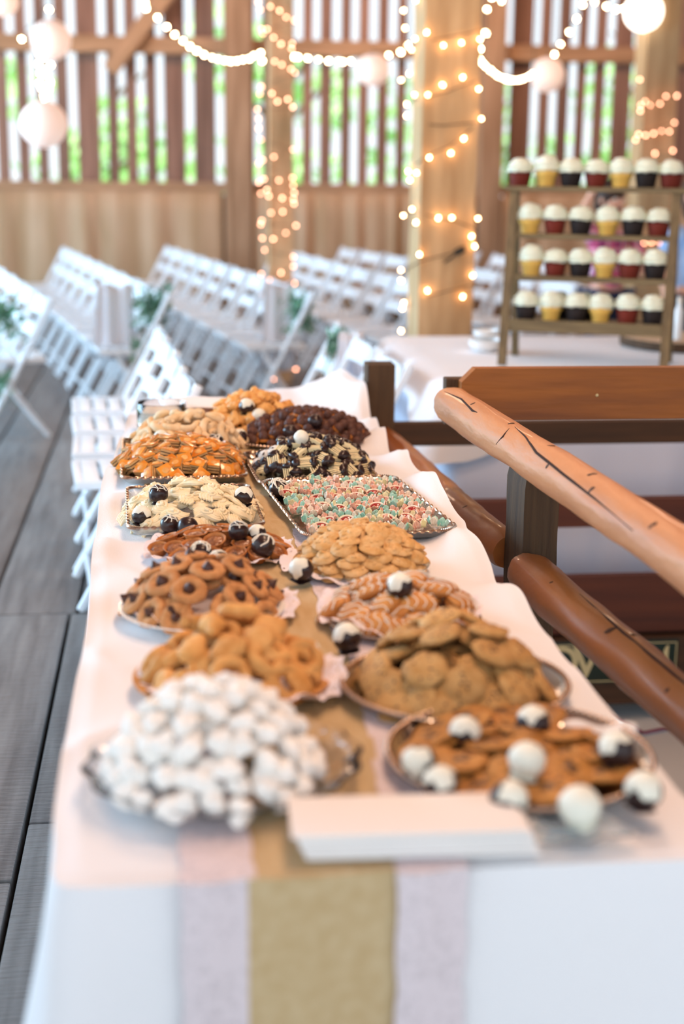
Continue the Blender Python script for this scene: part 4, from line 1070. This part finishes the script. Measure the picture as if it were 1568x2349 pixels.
# T4
D4 = Dome(.100, 2.79, .125, .115, .036, TZ + .010, .8)
doily((.100, 2.79, TZ + .001), .150, 'white lace doily under the small nut tarts', lift=.02)
heap(D4, TART, [1, 1], .037, .014, .7, 'small nut tart on the doily', 'tart', 'small nut tarts', shells=(1.0, .45), jit=.35)
for px_, py_, kd, lb, sc in [(465, 1265, 1, 'truffle with lacy white drizzle in front of the nut tarts', 1.15), (507, 1287, 1, 'drizzled truffle in front of the tarts beside the chocolate drop cookies', 1.1), (552, 1216, 0, 'truffle with fine white lines behind the nut tarts', 1.05), (593, 1222, 4, 'truffle with pale flecked top at the back right of the tarts', .95), (601, 1250, 2, 'large glossy truffle at the right end of the nut tarts', 1.2)]:
    truffle(D4, px_, py_, kd, lb, sc=sc)
# T5 clear/silver tray with piped cookies
D5 = Dome(.05, 3.13, .140, .185, .062, TZ + .008, .7)
tray((.052, 3.135, TZ), rrect(.148, .205, .03), 'rectangular clear tray with beaded rim under the piped cookies', rz=.03, m='plasticclear', h=.022)
heap(D5, PIPE, [1, 1, 1], .045, .013, .8, 'pale piped butter cookie', 'cookie', 'pale piped butter cookies', jit=.25, sc=1.12)
for px_, py_, kd, lb, sc in [(365, 1132, 0, 'glossy dark truffle with white lines among the piped cookies', 1.1), (321, 1182, 4, 'truffle with scribbled white top at the left end of the piped cookies', 1.1), (388, 1202, 0, 'striped dark truffle at the front of the piped cookies', 1.05), (432, 1206, 3, 'plain dark chocolate truffle at the front of the piped cookies', 1.15), (559, 1135, 4, 'chocolate truffle with cream top at the right of the piped cookies', 1.1)]:
    truffle(D5, px_, py_, kd, lb, sc=sc)
# T6 orange bars, with pale crescents behind
D6 = Dome(.03, 3.66, .150, .20, .055, TZ + .008, .6)
tray((.035, 3.71, TZ), rrect(.158, .27, .03), 'rectangular silver tray under the orange layered bars', rz=.02, h=.020)
heap(D6, BAR, [1], .033, .012, .9, 'layered bar with orange glaze', 'pastry', 'orange glazed layered bars', jit=.55, sc=1.08)
D6b = Dome(.055, 3.95, .15, .12, .085, TZ + .008, .7)
heap(D6b, NUT + ORG[:0], [1, 1], .033, .012, .9, 'pale crescent cookie behind orange bars', 'cookie', 'pale crescent cookies', jit=.6, sc=1.1)
for px_, py_, kd, lb, sc in [(372, 1003, 4, 'white-capped truffle above the orange glazed bars', 1.1), (436, 1012, 3, 'dark truffle half sunk behind the orange bars', .9), (489, 1010, 2, 'striped dark truffle right above the orange bars', 1.15), (533, 1035, 0, 'small dark truffle at the right end of the orange bars', .9)]:
    truffle(D6b, px_, py_, kd, lb, sc=sc)
# R1
D7 = Dome(.448, 1.70, .166, .166, .022, TZ + .010, .5)
tray((.450, 1.70, TZ), ell(.176, .178), 'round silver tray with beaded rim nearest the front right corner', h=.020)
tl = [(957, 1740, 5, 'white and dark truffle at the left rim of the front tray', 1.15), (1015, 1798, 4, 'white-topped dark truffle at the front left of the front tray', 1.15), (1200, 1740, 7, 'round all-white truffle in the middle of the front tray', 1.2), (1168, 1835, 5, 'dark truffle dripping with white at the front of the front tray', 1.2), (1338, 1845, 7, 'round all-white truffle at the front right of the front tray', 1.3), (1420, 1718, 4, 'white-topped dark truffle at the back right of the front tray', 1.2), (1468, 1812, 6, 'dark truffle with white side at the right rim of front tray', 1.2)]
heap(D7, FLAT, [1, 1, 1], .050, .008, .9, 'flat chocolate-centred cookie on front tray', 'cookie', 'flat chocolate-centred cookies', shells=(1.0, .5, .1), jit=.3, cover=.78)
for px_, py_, kd, lb, sc in tl: truffle(D7, px_, py_, kd, lb, sc=sc)
# R2
D8 = Dome(.418, 1.985, .136, .142, .100, TZ + .010, .8)
tray((.418, 1.965, TZ), ell(.172, .168), 'round silver tray with beaded rim under the oat chip cookies', h=.022)
heap(D8, CHIP, [1, 1, 1], .050, .012, .75, 'oat chocolate chip cookie', 'cookie', 'oat chocolate chip cookies', shells=(1.0, .74, .5), jit=.42, sc=.88)
for px_, py_, kd, lb, sc in [(1062, 1680, 4, 'dark truffle with white streaks between the two round trays', 1.15), (1230, 1655, 6, 'truffle with thick white swirl at the front of the oat cookies', 1.2)]:
    truffle(Dome(.44, 1.86, .1, .04, .03, TZ + .012, .5), px_, py_, kd, lb, sc=sc)
# R3
D9 = Dome(.398, 2.32, .125, .130, .058, TZ + .012, .66)
tray((.398, 2.31, TZ), ell(.135, .132), 'small round silver tray under the drizzled pastries', h=.012)
doily((.392, 2.315, TZ + .008), .140, 'pinkish lace doily under the drizzled pastries', lift=.030)
heap(D9, DRZ, [1, 1], .047, .014, .85, 'golden pastry with white icing lines', 'pastry', 'golden drizzled pastries', jit=.3, sc=1.05)
for px_, py_, kd, lb, sc in [(920, 1340, 4, 'white-topped truffle crowning the drizzled pastries', 1.15), (800, 1460, 4, 'dark truffle with white scribble at the left of the drizzled pastries', 1.2), (957, 1462, 5, 'truffle half dipped in white in front of the drizzled pastries', 1.3)]:
    truffle(D9, px_, py_, kd, lb, sc=sc)
# R4
D10 = Dome(.372, 2.665, .130, .130, .072, TZ + .010, .66)
plate((.372, 2.665, TZ), .135, 'clear round plate under the almond cookies', 'plasticclear', .012)
doily((.355, 2.665, TZ + .006), .140, 'pinkish lace doily showing at the left of the almond cookies', lift=.012)
rings(D10, ALM, .047, .0108, 'golden almond cookie', 'cookie', 'golden almond cookies', 7, tilt=.25, jit=.2, lap=.98)
truffle(D10, 690, 1303, 5, 'half white truffle at the left foot of the almond cookies', sc=1.2)
# R5
tray((.418, 3.135, TZ), rrect(.172, .285, .05), 'large rectangular silver tray under the pastel flower tarts', rz=.10, h=.020)
fa = radians(5.7); rows = 0
for j in range(11):
    for i in range(7):
        X = -.132 + .044 * i + (.022 if j % 2 else 0) + U(-.005, .005); Y = -.225 + .044 * j + U(-.005, .005)
        if abs(X) > .145: continue
        x, y = .418 + X * cos(fa) - Y * sin(fa), 3.135 + X * sin(fa) + Y * cos(fa)
        k = random.choices(range(6), [3, 3, 2, 2, 2, 2])[0]
        nm = ['mint green', 'coral', 'lemon yellow', 'coral and mint', 'mint and lemon', 'cream and coral'][k]
        lay = R() < .35
        FLO[k].put((x, y, TZ + .008 + (.006 if lay else 0)), (U(-.35, .35), U(-.3, .3), U(0, 6.28)), U(1.0, 1.12), f'{nm} petal jam tart, {ON[j]} row from the front, {ON[i]} from left', f'{nm} flower tarts', 'tart')
D11 = Dome(.24, 3.42, .05, .05, .012, TZ, .6)
truffle(D11, 636, 1118, 1, 'dark truffle striped white at the back left of the flower tarts', sc=1.25)
# R6
D12 = Dome(.375, 3.60, .140, .15, .075, TZ + .008, .6)
tray((.362, 3.58, TZ), rrect(.155, .20, .03), 'silver tray under the chocolate dipped wafer cookies', rz=.05, h=.016)
heap(D12, DIP, [1, 1], .040, .014, .8, 'chocolate dipped wafer cookie', 'cookie', 'chocolate dipped wafer cookies', jit=.35, sc=1.05)
D13 = Dome(.285, 3.64, .07, .07, .075, TZ + .008, .7)
for px_, py_ in [(614, 1042), (645, 1040), (628, 1060), (600, 1062), (655, 1058), (635, 1032)]:
    p = D13.hit(px_, py_, .01); CRK[0 if R() < .5 else 1].put((p.x, p.y, p.z - .022), (U(-.5, .5), U(-.5, .5), U(0, 6)), U(.95, 1.1), 'grey-white crinkle cookie left of the dipped wafer cookies', 'crackled sugar cookies', 'cookie')
WDR[0].put(D12.hit(690, 1006, .01) - Vector((0, 0, .02)), (.2, 0, 0), 1.05, 'pale egg-shaped truffle on top of the dipped wafer cookies', None, 'truffle')
# R7
D14 = Dome(.40, 4.05, .165, .17, .070, TZ + .006, .6)
tray((.345, 4.06, TZ), ell(.20, .21), 'round silver tray at the far end under the cocoa bites', h=.012)
heap(D14, ACO, [1], .024, .012, .9, 'dark cocoa caramel bite', 'candy', 'cocoa caramel bites', jit=.8, sc=1.12)
D15 = Dome(.26, 4.22, .13, .14, .095, TZ + .006, .6)
heap(D15, ORG, [1, 1], .042, .014, .7, 'knobbly orange pastry', 'pastry', 'knobbly orange pastries', jit=.5, sc=1.1)
for px_, py_, kd, lb, sc in [(565, 930, 4, 'cream and dark truffle at the very back of the buffet', 1.2), (550, 1000, 4, 'white-capped truffle left of the cocoa bites', 1.1), (597, 950, 7, 'white truffle among the knobbly orange pastries', 1.1), (655, 958, 7, 'pale round truffle between orange pastries and cocoa bites', 1.15), (620, 985, 3, 'dark truffle in the middle of the far heap', 1.1), (668, 990, 3, 'dark glossy truffle above the cocoa bites', 1.1), (725, 965, 3, 'dark truffle at the right top of the cocoa bites', 1.1)]:
    truffle(D15 if px_ < 660 else D14, px_, py_, kd, lb, sc=sc)

# glass jar and box at the far left
gj = empty('glass_candle_bowl', on_z(372, 993, TZ + .004) + Vector((0, .07, 0))); tag(gj, 'wide clear glass bowl with cream contents at the far left', 'bowl')
mb = MB(); mb.lathe([(.001, 0), (.068, 0), (.074, .006), (.074, .078), (.072, .080), (.0705, .078), (.0705, .008), (.001, .006)], 48, cap=(True, True)); mb.build('bowl', 'glass', gj)
mb = MB(); mb.lathe([(.001, .008), (.069, .008), (.069, .055), (.04, .058), (.001, .056)], 40); mb.build('filling', 'wax', gj)
q = on_z(480, 985, TZ) + Vector((0, .10, .003))
bxo = empty('cookie_box', q); tag(bxo, 'pinkish cardboard box behind the glass bowl', 'box')
mb = MB(); mb.box((0, 0, .025), (.17, .13, .05), bev=.003); mb.build('carton', 'peachbox', bxo)
mb = MB(); mb.box((0, 0, .052), (.174, .134, .006), bev=.002); mb.build('lid', 'peachbox', bxo)
mb = MB(); mb.grid(lambda u, v: (-.13 + .26 * u, -.10 + .2 * v, .002 + .004 * sin(u * 7 + v * 5) - .03 * max(0, abs(u - .5) - .36) * 6 * .3 ), 20, 14); o = mb.build('napkin', 'paper', loc=q + Vector((-.01, 0, .062)), rot=(0, 0, .3)); o.modifiers.new('s', 'SOLIDIFY').thickness = .003
tag(o, 'white napkin laid over the pinkish box at the far end', 'napkin')

# napkin stack at the front
qa = on_z(690, 1975, .765)
for k in range(9):
    z = TZ + .0035 + .0036 * k
    def fn(u, v, k=k): return (U(-.0006, .0006) + u * .268, v * .15, .0006 * sin(u * 6 + k))
    mb = MB(); mb.box((.134, .052, 0), (.268, .104, .0032), bev=.0014)
    o = mb.build('paper_napkin', 'paper', loc=(qa.x - .008 + .0022 * (8 - k) + U(-.003, .003), qa.y + .004 - .0 + U(-.003, .003), z), rot=(0, 0, radians(-2.0) + U(-.012, .012)))
    tag(o, ('topmost white paper napkin of the front stack' if k == 8 else 'bottom white paper napkin of the front stack' if k == 0 else 'white paper napkin inside the front stack'), 'napkin', 'stack of white paper napkins')
def crmp(u, v):
    n_ = mnoise.noise(Vector((u * 4, v * 4, 1))); return (u * .14 - .02 * v, v * .055, .004 + .018 * abs(n_) + .008 * sin(u * 9) * v)
mb = MB(); mb.grid(crmp, 26, 12); o = mb.build('plastic_wrap', 'plasticclear', loc=on_z(1215, 1955, TZ + .004), rot=(0, 0, .15)); o.modifiers.new('s', 'SOLIDIFY').thickness = .001
tag(o, 'crumpled clear plastic wrap at the front right of the napkin stack', 'plastic wrap')
mb = MB(); mb.grid(lambda u, v: (u * .10, v * .035, .003 + .012 * sin(pi * v) + .004 * sin(u * 9)), 14, 8); o = mb.build('crumpled_napkin', 'paper', loc=on_z(1290, 1690, TZ + .008), rot=(0, 0, -.25)); o.modifiers.new('s', 'SOLIDIFY').thickness = .0015
tag(o, 'crumpled pale napkin behind the front round tray', 'napkin')

# ================================================================== CUPCAKE TABLE
TX0, TX1, TY0, TY1 = 1.03, 3.3, 5.03, 6.68
ct = empty('display_table', ((TX0 + TX1) / 2, (TY0 + TY1) / 2, 0)); tag(ct, 'large table under white cloths carrying the cupcake stand', 'table')
mb = MB(); mb.box((0, 0, .725), (TX1 - TX0 - .02, TY1 - TY0 - .02, .03), bev=.004); mb.build('tabletop', 'china', ct)
lg = MB(); lg.box((0, 0, .355), (.05, .05, .71), bev=.004); lgm = lg.mesh('leg', 'dark')
for sx in (-1, 1):
    for sy in (-1, 1): ob('leg', lgm, ct, (sx * .95, sy * .68, 0))
# floor-length skirt
loop = []
def rr_loop(x0, x1, y0, y1, r, n):
    P = []
    for cx, cy, a0_ in ((x1 - r, y0 + r, -pi / 2), (x1 - r, y1 - r, 0), (x0 + r, y1 - r, pi / 2), (x0 + r, y0 + r, pi)):
        for j in range(9): a = a0_ + pi / 2 * j / 8; P.append(Vector((cx + r * cos(a), cy + r * sin(a), 0)))
    return resample(P, n)
N2 = 360; LP = rr_loop(TX0, TX1, TY0, TY1, .04, N2)
vs = []; K2 = 12
for k in range(K2 + 1):
    t = k / K2
    for i, p in enumerate(LP):
        a = LP[i - 1]; b = LP[(i + 1) % N2]; tg = (b - a).normalized(); nn = Vector((tg.y, -tg.x))
        q = p + nn * (.004 + .02 * t + .022 * t * sin(i * .33 + 1.2 * sin(i * .06)) + .008 * t * sin(i * .9)); vs.append((q.x, q.y, .745 - .735 * t))
fs = [(k * N2 + i, k * N2 + (i + 1) % N2, (k + 1) * N2 + (i + 1) % N2, (k + 1) * N2 + i) for k in range(K2) for i in range(N2)]
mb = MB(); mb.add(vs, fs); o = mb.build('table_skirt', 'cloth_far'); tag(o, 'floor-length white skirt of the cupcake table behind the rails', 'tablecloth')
# square overlay whose corner hangs in a point
vs = []; K3 = 8; KI = 14
def drop(p):
    d = .10 + .055 * (1 + sin(p.x * 3)) * .3
    c = Vector((TX0, TY0)); d += .13 * math.exp(-((p - c).length / .30) ** 2); d += .02 * sin(p.y * 4)
    return d
ce = Vector(((TX0 + TX1) / 2, (TY0 + TY1) / 2))
for k in range(KI + 1):
    for p in LP: q = ce.lerp(p, k / KI); vs.append((q.x, q.y, .7545 + .0025 * mnoise.noise(Vector((q.x * 3, q.y * 5, 2)))))
for k in range(1, K3 + 1):
    t = k / K3
    for i, p in enumerate(LP):
        a = LP[i - 1]; b = LP[(i + 1) % N2]; tg = (b - a).normalized(); nn = Vector((tg.y, -tg.x)); fl_ = .25 * ss(.4, 1, -nn.x) + .05
        q = p + nn * (.02 + fl_ * drop(p) * 1.6 * t + .006 * sin(i * .4) * t); vs.append((q.x, q.y, .752 - drop(p) * t))
fs = [(k * N2 + i, k * N2 + (i + 1) % N2, (k + 1) * N2 + (i + 1) % N2, (k + 1) * N2 + i) for k in range(KI + K3) for i in range(N2)]
mb = MB(); mb.add(vs, fs); o = mb.build('tablecloth', 'cloth'); tag(o, 'short white overlay cloth with drooping corner on the cupcake table', 'tablecloth')
CZ = .7585
# cupcake stand
an = radians(23); ux = Vector((cos(an), -sin(an), 0)); ub = Vector((sin(an), cos(an), 0))
F0 = Vector((on_y(1150, 840, 5.62).x, 5.62, CZ)); kq = on_y(1521, 842, 1.0).x
# width so that the right foot lands at px 1521
Wd = (kq * F0.y - F0.x) / (cos(an) + kq * sin(an))
H = .70; kt = on_y(1180, 444, 1.0).x; LEAN = (kt * F0.y - F0.x) / (sin(an) - kt * cos(an)) if abs(sin(an) - kt * cos(an)) > 1e-6 else .12
LEAN = max(.05, min(.2, LEAN))
st = empty('cupcake_stand', F0, (0, 0, -an)); tag(st, 'grey-brown wooden A-frame stand with four shelves of cupcakes', 'stand')
for x in (0, Wd):
    mb = MB(); T = Matrix.Translation((x, 0, 0)) @ Matrix(((1, 0, 0, 0), (0, 1, LEAN / H, 0), (0, 0, 1, 0), (0, 0, 0, 1)))
    mb.box((0, 0, H / 2), (.036, .018, H), T, bev=.002); mb.build('front_leg', 'standv', st, smooth=False)
    mb = MB(); T = Matrix.Translation((x + (.0), .33, 0)) @ Matrix(((1, 0, 0, 0), (0, 1, (LEAN + .03 - .33) / H, 0), (0, 0, 1, 0), (0, 0, 0, 1)))
    mb.box((0, 0, H / 2), (.030, .018, H), T, bev=.002); mb.build('back_leg', 'standv', st, smooth=False)
shz = []
for (px_, py_) in ((1162, 432), (1190, 541), (1185, 637), (1172, 745)):
    y = F0.y
    for _ in range(6): z = on_y(px_, py_, y).z; y = F0.y + cos(an) * LEAN * (z - CZ) / H
    shz.append(z - CZ)
print('STAND', F0, Wd, LEAN, [round(z, 3) for z in shz])
for k, z in enumerate(shz):
    mb = MB(); th = (.020, .020, .020, .045)[k]; yb = LEAN * z / H
    x0_, x1_ = (-.04, Wd + .05) if k == 0 else (.019, Wd - .019)
    if k == 0: mb.box(((x0_ + x1_) / 2, yb + .055, z), (x1_ - x0_, .15, th), bev=.003)
    elif k < 3: mb.box(((x0_ + x1_) / 2, yb + .065, z), (x1_ - x0_, .14, th), bev=.003)
    else:
        mb.box(((x0_ + x1_) / 2, yb + .085, z + .012), (x1_ - x0_, .18, .018), bev=.003)
    mb.build('shelf', 'stand', st, smooth=False)
    if k == 3:
        mb = MB(); mb.box(((x0_ + x1_) / 2, yb + .0, z), (x1_ - x0_, .018, .048), bev=.002); mb.build('front_board', 'stand', st, smooth=False)
# cupcakes
def mk_cup(kind):
    t = empty('cupcake'); lm = {'R': 'linerred', 'Y': 'lineryel', 'B': 'linerblk'}[kind]
    mb = MB()
    if kind == 'Y': mb.lathe([(.001, 0), (.0275, 0), (.0285, .002), (.0345, .032), (.040, .036), (.0415, .052), (.040, .054), (.036, .050)], 40)
    else: mb.lathe([(.001, 0), (.030, 0), (.031, .001), (.0395, .046), (.0400, .047), (.037, .046)], 80, fn=lambda a, r, z: (r * (1 + .018 * cos(40 * a)), z))
    mb.build('wrapper', lm, t)
    if kind != 'Y':
        mb = MB(); mb.lathe([(.036, .040), (.0405, .047), (.0415, .052), (.038, .056), (.001, .058)], 32, fn=lambda a, r, z: (r * (1 + .02 * sin(9 * a)), z)); mb.build('cake', {'R': 'cakered', 'B': 'cakeblk'}[kind], t)
    sd = U(0, 9); mb = MB(); n_ = 40; vs = []; K = 26; hgt = .050 if kind != 'Y' else .056
    for k in range(K + 1):
        t_ = k / K; base = .0465 * (sqrt(max(0, 1 - (t_ ** 2.4))) * .96 + .04 * (1 - t_)) + .001
        if k < 2: base *= .93
        for j in range(n_):
            a = 2 * pi * j / n_; sw = .0034 * sin(2 * pi * (t_ * 3.2) - a) + .0009 * sin(9 * a + t_ * 30) + .0035 * mnoise.noise(Vector((cos(a) * 1.5 + sd, sin(a) * 1.5, t_ * 3)))
            vs.append(((base + sw) * cos(a), (base + sw) * sin(a), .050 + hgt * t_ + (.0015 * sin(8 * a) if k < 3 else 0)))
    mb.add(vs, [(k * n_ + j, k * n_ + (j + 1) % n_, (k + 1) * n_ + (j + 1) % n_, (k + 1) * n_ + j) for k in range(K) for j in range(n_)] + [tuple(range(n_ - 1, -1, -1)), tuple(K * n_ + j for j in range(n_))])
    mb.build('frosting', 'frost', t); return t
CUP = {k: Proto(mk_cup(k)) for k in 'RYB'}
rowsx = [([1192, 1252, 1308, 1365, 1422, 1480, 1537], 'RYBRYBR', 'top'), ([1214, 1271, 1330, 1391, 1450, 1508], 'YRBYBR', 'second'), ([1218, 1272, 1329, 1384, 1442, 1500], 'YRBYRB', 'third'), ([1205, 1262, 1320, 1375, 1437, 1495], 'BYBYRB', 'lowest')]
KN = {'R': 'red velvet cupcake', 'Y': 'yellow cone cupcake', 'B': 'dark chocolate cupcake'}
OR2 = ['first from left', 'second from left', 'third from left', 'fourth from left', 'fifth from left', 'sixth from left', 'seventh from left']
for k, (xs_, kinds, rn) in enumerate(rowsx):
    zs = CZ + shz[k] + (.010 if k < 3 else .021); yb = LEAN * shz[k] / H + (.052 if k else .045)
    L0 = F0 + ub * yb
    for j, px_ in enumerate(xs_):
        d = _ray(px_, 500); # intersect vertical plane through L0 with direction ux
        nn = ub; tt = (L0 - Vector((0, 0, EYE))).dot(nn) / d.dot(nn); p = Vector((0, 0, EYE)) + d * tt
        # correct for the shelf height (verticals lean slightly in the picture)
        py_ = CH / 2 - FPX * ((Vector((p.x, p.y, zs)) - Vector((0, 0, EYE))).dot(_u)) / ((Vector((p.x, p.y, zs)) - Vector((0, 0, EYE))).dot(_f))
        d = _ray(px_, py_); tt = (L0 - Vector((0, 0, EYE))).dot(nn) / d.dot(nn); p = Vector((0, 0, EYE)) + d * tt
        CUP[kinds[j]].put((p.x, p.y, zs), (0, 0, U(0, 6)), (1.12, 1.12, 1.12 * U(.97, 1.06)), f'{KN[kinds[j]]} with white frosting, {OR2[j]} on the {rn} shelf', 'cupcakes on the wooden stand', 'cupcake')
        if k == 3 and j in (1, 2):
            p2_ = p + ub * .098 + ux * .02
            CUP['BB'[0]].put((p2_.x, p2_.y, zs), (0, 0, U(0, 6)), 1.1, f'dark cupcake standing behind the {["", "yellow", "dark chocolate"][j]} one on the lowest shelf', 'cupcakes on the wooden stand', 'cupcake')
# log slice, bowls, bottle
ls = empty('log_slice', (2.32, 6.22, CZ)); tag(ls, 'thick round log slice with bark edge on the cupcake table', 'cake stand')
mb = MB(); mb.lathe([(.262, .002), (.27, .006), (.27, .036), (.262, .040)], 48, fn=lambda a, r, z: (r * (1 + .02 * sin(5 * a) + .012 * sin(17 * a)), z)); mb.build('bark', 'dark', ls)
M['endgrain'] = mat('end_grain', '#d8bfa2', .7, '#c4a683', 12)
mb = MB(); mb.lathe([(.001, .0), (.25, .0), (.256, .041), (.001, .0415)], 48, fn=lambda a, r, z: (r * (1 + .02 * sin(5 * a)), z)); mb.build('sawn_face', 'endgrain', ls)
mb = MB(); mb.lathe([(.001, 0), (.018, 0), (.019, .004), (.019, .13), (.012, .145), (.011, .16)], 24)
bt = empty('slim_bottle', on_y(1553, 780, 6.12)); bt.location.z = CZ + .042; tag(bt, 'slim white bottle with cream cap on the log slice', 'bottle'); mb.build('body', 'china', bt)
mb = MB(); mb.lathe([(.0125, .16), (.0125, .185), (.010, .19)], 20); mb.build('cap', 'wax', bt)
c1_ = on_z(1112, 805, CZ)
for r, z, h, lb in ((.075, 0, .050, 'lower white bowl of the stack beside the thick post'), (.055, .05, .042, 'small white bowl stacked on the larger bowl')):
    mb = MB(); mb.lathe([(.001, .001), (r * .6, .001), (r * .95, h * .5), (r, h), (r * .96, h), (r * .9, h * .5), (r * .5, .006), (.001, .006)], 40)
    o = mb.build('white_bowl', 'china', loc=(c1_.x, c1_.y, CZ + z)); tag(o, lb, 'bowl')

# ================================================================== PEOPLE
def person(loc, hgt, rz, shirt, trousers, hair, label, armL, armR, lean=0):
    """adult proportions; z up, facing +Y in local space; joints given as fractions of height"""
    root = empty('person', loc, (0, 0, rz)); tag(root, label, 'person')
    S = hgt
    J = {'pel': (0, 0, .53), 'wai': (0, .004, .60), 'che': (0, .008, .72), 'neck': (0, 0, .82), 'nk2': (0, .006, .858), 'hd': (0, .014, .90), 'hd2': (0, .012, .955)}
    for s, sg_ in ((-1, 'L'), (1, 'R')):
        J['hip' + sg_] = (s * .048, 0, .51); J['kn' + sg_] = (s * .055, .012, .285); J['an' + sg_] = (s * .057, -.004, .04); J['to' + sg_] = (s * .065, .07, .018)
        J['sh' + sg_] = (s * .105, 0, .80)
        e, w_ = (armL if s < 0 else armR); J['el' + sg_] = e; J['wr' + sg_] = w_
    RAD = {'pel': (.075, .055), 'wai': (.068, .05), 'che': (.078, .056), 'neck': (.034, .034), 'nk2': (.03, .03), 'hd': (.046, .052), 'hd2': (.048, .055)}
    for q in 'LR': RAD.update({'hip' + q: (.05, .05), 'kn' + q: (.033, .033), 'an' + q: (.021, .021), 'to' + q: (.018, .013), 'sh' + q: (.031, .031), 'el' + q: (.024, .024), 'wr' + q: (.0145, .0145)})
    E = [('pel', 'wai'), ('wai', 'che'), ('che', 'neck'), ('neck', 'nk2'), ('nk2', 'hd'), ('hd', 'hd2')]
    for q in 'LR': E += [('pel', 'hip' + q), ('hip' + q, 'kn' + q), ('kn' + q, 'an' + q), ('an' + q, 'to' + q), ('che', 'sh' + q), ('sh' + q, 'el' + q), ('el' + q, 'wr' + q)]
    def skin(names, edges, k, nm, m, extra=None, sub=2):
        names = list(names); V = [Vector(J[a]) * S for a in names]; Ed = [(names.index(a), names.index(b)) for a, b in edges]; Rr = [tuple(c * S * k for c in RAD[a]) for a in names]
        if extra:
            for par, pts_, rs_ in extra:
                prev = names.index(par)
                for p, r_ in zip(pts_, rs_): V.append(p); Rr.append((r_, r_)); Ed.append((prev, len(V) - 1)); prev = len(V) - 1
        me = bpy.data.meshes.new(nm); me.from_pydata([tuple(v) for v in V], Ed, []); me.materials.append(M[m])
        o = ob(nm, me, root); sk = o.modifiers.new('skin', 'SKIN'); sk.use_smooth_shade = True
        for i, r_ in enumerate(Rr): me.skin_vertices[0].data[i].radius = r_
        me.skin_vertices[0].data[0].use_root = True
        ss_ = o.modifiers.new('sub', 'SUBSURF'); ss_.levels = sub; ss_.render_levels = sub
        return o
    fing = []
    for s, sg_ in ((-1, 'L'), (1, 'R')):
        w0 = Vector(J['wr' + sg_]) * S; e0 = Vector(J['el' + sg_]) * S; d = (w0 - e0).normalized(); sdv = d.cross(Vector((0, 1, 0)));
        if sdv.length < .1: sdv = d.cross(Vector((1, 0, 0)))
        sdv.normalize(); nv = d.cross(sdv).normalized(); palm = w0 + d * .045 * S
        fing.append(('wr' + sg_, [palm], [.017 * S]))
        for f_, (off, ln) in enumerate(((-.019, .040), (-.007, .047), (.006, .045), (.018, .036))):
            b_ = palm + sdv * off * S; fing.append(('wr' + sg_, [b_ + d * .012 * S, b_ + d * (.012 + ln * .5) * S + nv * .003 * S, b_ + d * (.012 + ln) * S + nv * .012 * S], [.0065 * S, .0058 * S, .0048 * S]))
        fing.append(('wr' + sg_, [w0 + d * .02 * S - sdv * .018 * S, w0 + d * .042 * S - sdv * .032 * S + nv * .006 * S], [.0085 * S, .0062 * S]))
    skin(list(J), E, 1.0, 'body', 'skin', fing)
    sh_n = ['pel', 'wai', 'che', 'neck', 'shL', 'shR', 'elL', 'elR']; skin(sh_n, [e for e in E if e[0] in sh_n and e[1] in sh_n], 1.14, 'shirt', shirt)
    tr_n = ['pel', 'hipL', 'knL', 'anL', 'hipR', 'knR', 'anR']; skin(tr_n, [e for e in E if e[0] in tr_n and e[1] in tr_n], 1.15, 'trousers', trousers)
    mb = MB(); mb.ball((0, -.010 * S, .948 * S), .066 * S, 3, .12, 2, None, (.92, 1.02, 1.0)); mb.ball((0, -.045 * S, .90 * S), .045 * S, 3, .15, 2, None, (1.1, .6, 1.5)); mb.build('hair', hair, root)
    for s in (-1, 1):
        mb = MB(); mb.ball((s * .02 * S, .062 * S, .928 * S), .0065 * S, 2); mb.build('eye', 'icing', root); mb = MB(); mb.ball((s * .02 * S, .0675 * S, .928 * S), .003 * S, 1); mb.build('iris', 'dark_choc', root)
        mb = MB(); mb.ball((s * .055 * S, .01 * S, .922 * S), .014 * S, 2, .1, 2, None, (.4, .8, 1.2)); mb.build('ear', 'skin', root)
        mb = MB(); mb.ball((s * .035 * S * 1.6, .025 * S, .014 * S), .03 * S, 2, 0, 1, None, (.75, 1.8, .5)); mb.build('shoe', 'dark', root)
    mb = MB(); mb.ball((0, .070 * S, .913 * S), .010 * S, 2, 0, 1, None, (.7, 1, 1.3)); mb.build('nose', 'skin', root)
    mb = MB(); mb.tube([(-.016 * S, .060 * S, .890 * S), (0, .066 * S, .888 * S), (.016 * S, .060 * S, .890 * S)], .0035 * S, 6); mb.build('mouth', 'burgundy', root)
    return root
pc = on_y(1392, 600, 8.7)
person((pc.x, 8.7, 0), 1.47, pi + .35, 'plaid', 'jeans', 'hair', 'person in a pink and navy plaid shirt behind the cupcake stand', ((-.15, .05, .68), (-.06, .16, .66)), ((.19, .05, .86), (.16, .10, .97)))
pc = on_y(1592, 600, 8.2)
person((pc.x, 8.2, 0), 1.50, pi + .1, 'bluecloth', 'jeans', 'hair', 'person in a light blue shirt cut off by the right edge', ((-.14, .0, .66), (-.13, .05, .53)), ((.14, .0, .66), (.13, .05, .53)))

# drop prototypes that were never placed
for pr_ in Proto.ALL:
    if not pr_.used:
        def kill(o):
            for c in kids(o): kill(c)
            bpy.data.objects.remove(o)
        kill(pr_.root)
